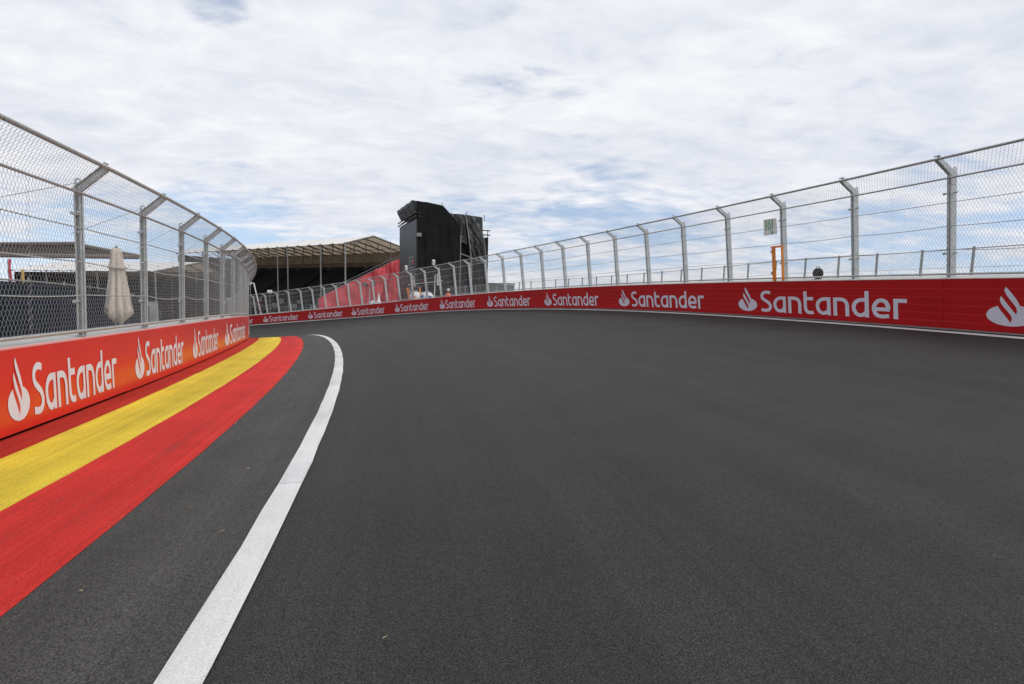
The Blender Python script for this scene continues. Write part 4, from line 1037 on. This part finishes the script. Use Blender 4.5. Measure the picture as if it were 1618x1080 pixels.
MB().box(-.24, .24, -.15, .15, 0, .38).build('housing', M['helmet'], bxo); MB().tube([(0, 0, -3.6), (0, 0, 0)], .03, 6).build('stem', M['grey_pole'], bxo)
# hanging signs: boards facing the track
def facing(t, loc, lean): return frame(-radial(t + 90), Vector((lean, 0, 1)).normalized(), loc)
s1 = thing('hanging_sign', 'narrow white sign with a red mark hung on the far fence', 'sign', M4=facing(38.1, Vector((-8.66, 44.5, 2.44)), -.25))
MB().box(-.20, .20, -.012, .012, 0, .92).build('panel', M['sign'], s1)
for y_ in (.0145, -.0175): MB().quad_prism([Vector((-.09, y_, .14)), Vector((.09, y_, .14)), Vector((.09, y_, .26)), Vector((0, y_, .38)), Vector((-.09, y_, .26))], Vector((0, .003, 0))).build('red_mark', M['redprint'], s1)
for y_ in (.0145, -.0175): MB().box(-.10, .10, y_, y_ + .003, .60, .76).build('green_mark', M['green'], s1)
s2 = thing('hanging_sign', 'black board with a red edge hung on the far fence beside the narrow white sign', 'sign', M4=facing(37.2, Vector((-7.80, 43.45, 2.62)), -.5))
MB().box(-.20, .20, -.012, .012, 0, .85).build('panel', M['void'], s2); MB().box(.202, .24, -.014, .014, .1, .5).build('edge', M['redprint'], s2); MB().box(-.24, -.202, -.014, .014, .1, .5).build('edge', M['redprint'], s2)
p = Vector((-6.22, 42.0, gz(35.6))); s3 = thing('light_panel', 'white vertical signal panels on a white pole before the black netting', 'signal', tuple(p))
MB().tube([(-.34, 0, 0), (-.24, 0, 3.42 - p.z)], .045, 6).build('pole', M['white_pole'], s3)
for k in range(3): MB().box(-.08, .12, -.08, .08, 2.54 + .34 * k - p.z, 2.85 + .34 * k - p.z).build('signal_box', M['sign'], s3)
for k in range(3): MB().tube([(-.07, -.02, 2.66 + .34 * k - p.z), (-.27, -.02, 2.68 + .34 * k - p.z)], .025, 6).build('bracket', M['grey_pole'], s3)
pp = thing('scaffold_pole', 'long white scaffold pole held level along the far fence below the signs', 'pole', (-7.0, 42.3, 2.6))
q0, q1 = Vector((-9.34, 45.18, 2.57)), Vector((-5.72, 40.97, 2.89))
o = MB().tube([q0, q1], .035, 6).build('tube', M['white_pole']); own(o, pp)
for f in (.08, .6): p = q0.lerp(q1, f); o = MB().tube([Vector((p.x, p.y, gz(37) - .2)), p], .022, 5).build('strut', M['grey_pole']); own(o, pp)
# orange gate posts
for (t_, a_, b_, lab) in ((38.75, (-9.18, 45.02, 1.0), (-9.41, 45.26, 2.15), 'leaning orange gate post beside the brown box on the far wall'), (37.3, (-7.78, 43.45, 1.15), (-8.10, 43.80, 2.33), 'orange gate post with a brown head between the white bags')):
    a_, b_ = Vector(a_), Vector(b_); g_ = thing('orange_gate_post', lab, 'gate post', tuple(a_ - Vector((0, 0, .9))), group='orange gate posts beyond the far wall')
    o = MB().tube([a_, b_], .07, 4).build('upright', M['orange']); own(o, g_)
    o = MB().tube([b_ + Vector((-.14, .05, .04)), b_ + Vector((.16, -.05, .06))], .055, 4).build('head', M['brown'] if t_ < 38 else M['orange']); own(o, g_)
    o = MB().tube([a_ - Vector((0, 0, 1.2)), a_], .05, 6).build('stake', M['grey_pole']); own(o, g_)
    if t_ > 38:
        o = MB().tube([a_ + Vector((.28, -.2, 0)), b_ + Vector((.26, -.2, -.05))], .05, 6).build('bolt_bar', M['white_pole']); own(o, g_)
# white bulk bags, crates
def bag(t_, xy, sx, ztop, lab):
    p = Vector((*xy, gz(t_))); sz = ztop - p.z; g_ = thing('white_bag', lab, 'bag', tuple(p), group='white bulk bags beyond the far wall'); b = MB(); n = 18
    prof = [(.02, 0), (.85, .02), (1.0, .25), (1.0, .72), (.93, .86), (.6, .97), (.02, 1.0)]
    for (r, zz) in prof:
        for q in range(n):
            th = 2 * math.pi * q / n; b.v.append((sx * r * (math.cos(th) + .06 * math.sin(4 * th + zz * 5)), .5 * r * (math.sin(th) + .05 * math.cos(5 * th)), sz * zz))
    for i in range(len(prof) - 1):
        for q in range(n): b.f.append((i * n + q, i * n + (q + 1) % n, (i + 1) * n + (q + 1) % n, (i + 1) * n + q))
    b.build('sack', M['helmet'], g_, True); MB().tube([(-.3 * sx, -.1, sz * .97), (-.2 * sx, 0, sz * 1.03), (.2 * sx, 0, sz * 1.03), (.3 * sx, -.1, sz * .97)], .025, 5).build('loop', M['sign'], g_)
bag(37.95, (-8.66, 45.3), .60, 1.98, 'smaller rounded white bulk bag beside the leaning orange gate post')
bag(36.5, (-7.50, 44.1), .62, 1.98, 'rounded white bulk bag nearer the white signal pole')
def crate(t_, xy, m_, lab, cat, s, h, nm, z0=0):
    p = Vector((*xy, gz(t_))); h0 = zout(t_) + 1.1 + h - p.z
    g_ = thing(nm, lab, cat, tuple(p)); MB().box(-s, s, -.15, .15, 0, h0 - .05).build('body', m_, g_); MB().box(-s - .015, s + .015, -.165, .165, h0 - .048, h0).build('rim', m_, g_)
crate(37.85, (-8.72, 44.62), M['hivis'], 'small orange barrel box before the left white bag', 'box', .11, .30, 'orange_box')
crate(37.0, (-7.80, 43.6), M['blue'], 'small blue box beside the orange gate post', 'box', .09, .30, 'blue_box')
crate(36.15, (-6.98, 42.7), M['blue'], 'flat blue box at the right end of the white bags', 'box', .12, .20, 'blue_box')
crate(39.3, (-9.8, 45.8), M['brown'], 'brown wooden box on the far wall left of the leaning orange post', 'box', .18, .22, 'wooden_box')

# ------------------------------------------------------------------ person in white helmet and orange vest
pr_ = thing('person', 'person in a white helmet and orange vest standing behind the far wall', 'person', tuple(Vector((-5.17, 40.4, 2.30 - 1.905))))
def skin_body(joints, edges, radii, name, m_, parent):
    me = bpy.data.meshes.new(name); me.from_pydata(joints, edges, []); o = link(name, me, m_, parent)
    md = o.modifiers.new('Skin', 'SKIN')
    for i, r_ in enumerate(radii): me.skin_vertices[0].data[i].radius = (r_[0], r_[1]) if isinstance(r_, tuple) else (r_, r_)
    me.skin_vertices[0].data[0].use_root = True
    s_ = o.modifiers.new('Sub', 'SUBSURF'); s_.levels = 1; s_.render_levels = 2; return o
J = [(0, 0, .95), (0, 0, 1.15), (0, 0, 1.38), (0, 0, 1.50), (0, 0, 1.60), (0, .01, 1.72),
     (-.20, 0, 1.42), (-.26, .02, 1.15), (-.22, -.10, .93), (-.20, -.15, .84), (.20, 0, 1.42), (.27, .03, 1.15), (.20, -.12, .98), (.16, -.18, .92),
     (-.10, 0, .90), (-.12, -.02, .50), (-.13, .03, .10), (-.14, -.10, .04), (.10, 0, .90), (.12, 0, .50), (.14, .05, .10), (.15, -.08, .04)]
Ed = [(0, 1), (1, 2), (2, 3), (3, 4), (4, 5), (2, 6), (6, 7), (7, 8), (8, 9), (2, 10), (10, 11), (11, 12), (12, 13), (0, 14), (14, 15), (15, 16), (16, 17), (0, 18), (18, 19), (19, 20), (20, 21)]
Ra = [(.14, .11), (.14, .10), (.15, .11), .06, .075, .09, .06, .045, .035, .03, .06, .045, .035, .03, .085, .06, .045, .035, .085, .06, .045, .035]
me_b = bpy.data.meshes.new('body'); me_b.from_pydata(J, Ed, []); ob = link('body', me_b, M['navy'], pr_)
md = ob.modifiers.new('Skin', 'SKIN')
if not me_b.skin_vertices:
    bmx = bmesh.new(); bmx.from_mesh(me_b); bmx.verts.layers.skin.verify(); bmx.to_mesh(me_b); bmx.free()
for i, r_ in enumerate(Ra): me_b.skin_vertices[0].data[i].radius = r_ if isinstance(r_, tuple) else (r_, r_)
me_b.skin_vertices[0].data[0].use_root = True
sb = ob.modifiers.new('Sub', 'SUBSURF'); sb.levels = 1; sb.render_levels = 2
b = MB(); b.lathe([(.165, .93), (.175, 1.1), (.19, 1.3), (.20, 1.42), (.13, 1.50), (.08, 1.53)], 14); b.v = [(x * 1.15, y * .85, z) for x, y, z in b.v]; b.build('vest', M['hivis'], pr_, True)
b = MB(); b.lathe([(.001, 1.60), (.06, 1.61), (.088, 1.67), (.092, 1.74), (.07, 1.80), (.001, 1.82)], 14); b.build('face', M['skin'], pr_, True)
b = MB(); b.lathe([(.135, 1.755), (.118, 1.77), (.115, 1.81), (.09, 1.87), (.04, 1.90), (.001, 1.905)], 16); b.build('helmet', M['helmet'], pr_, True)
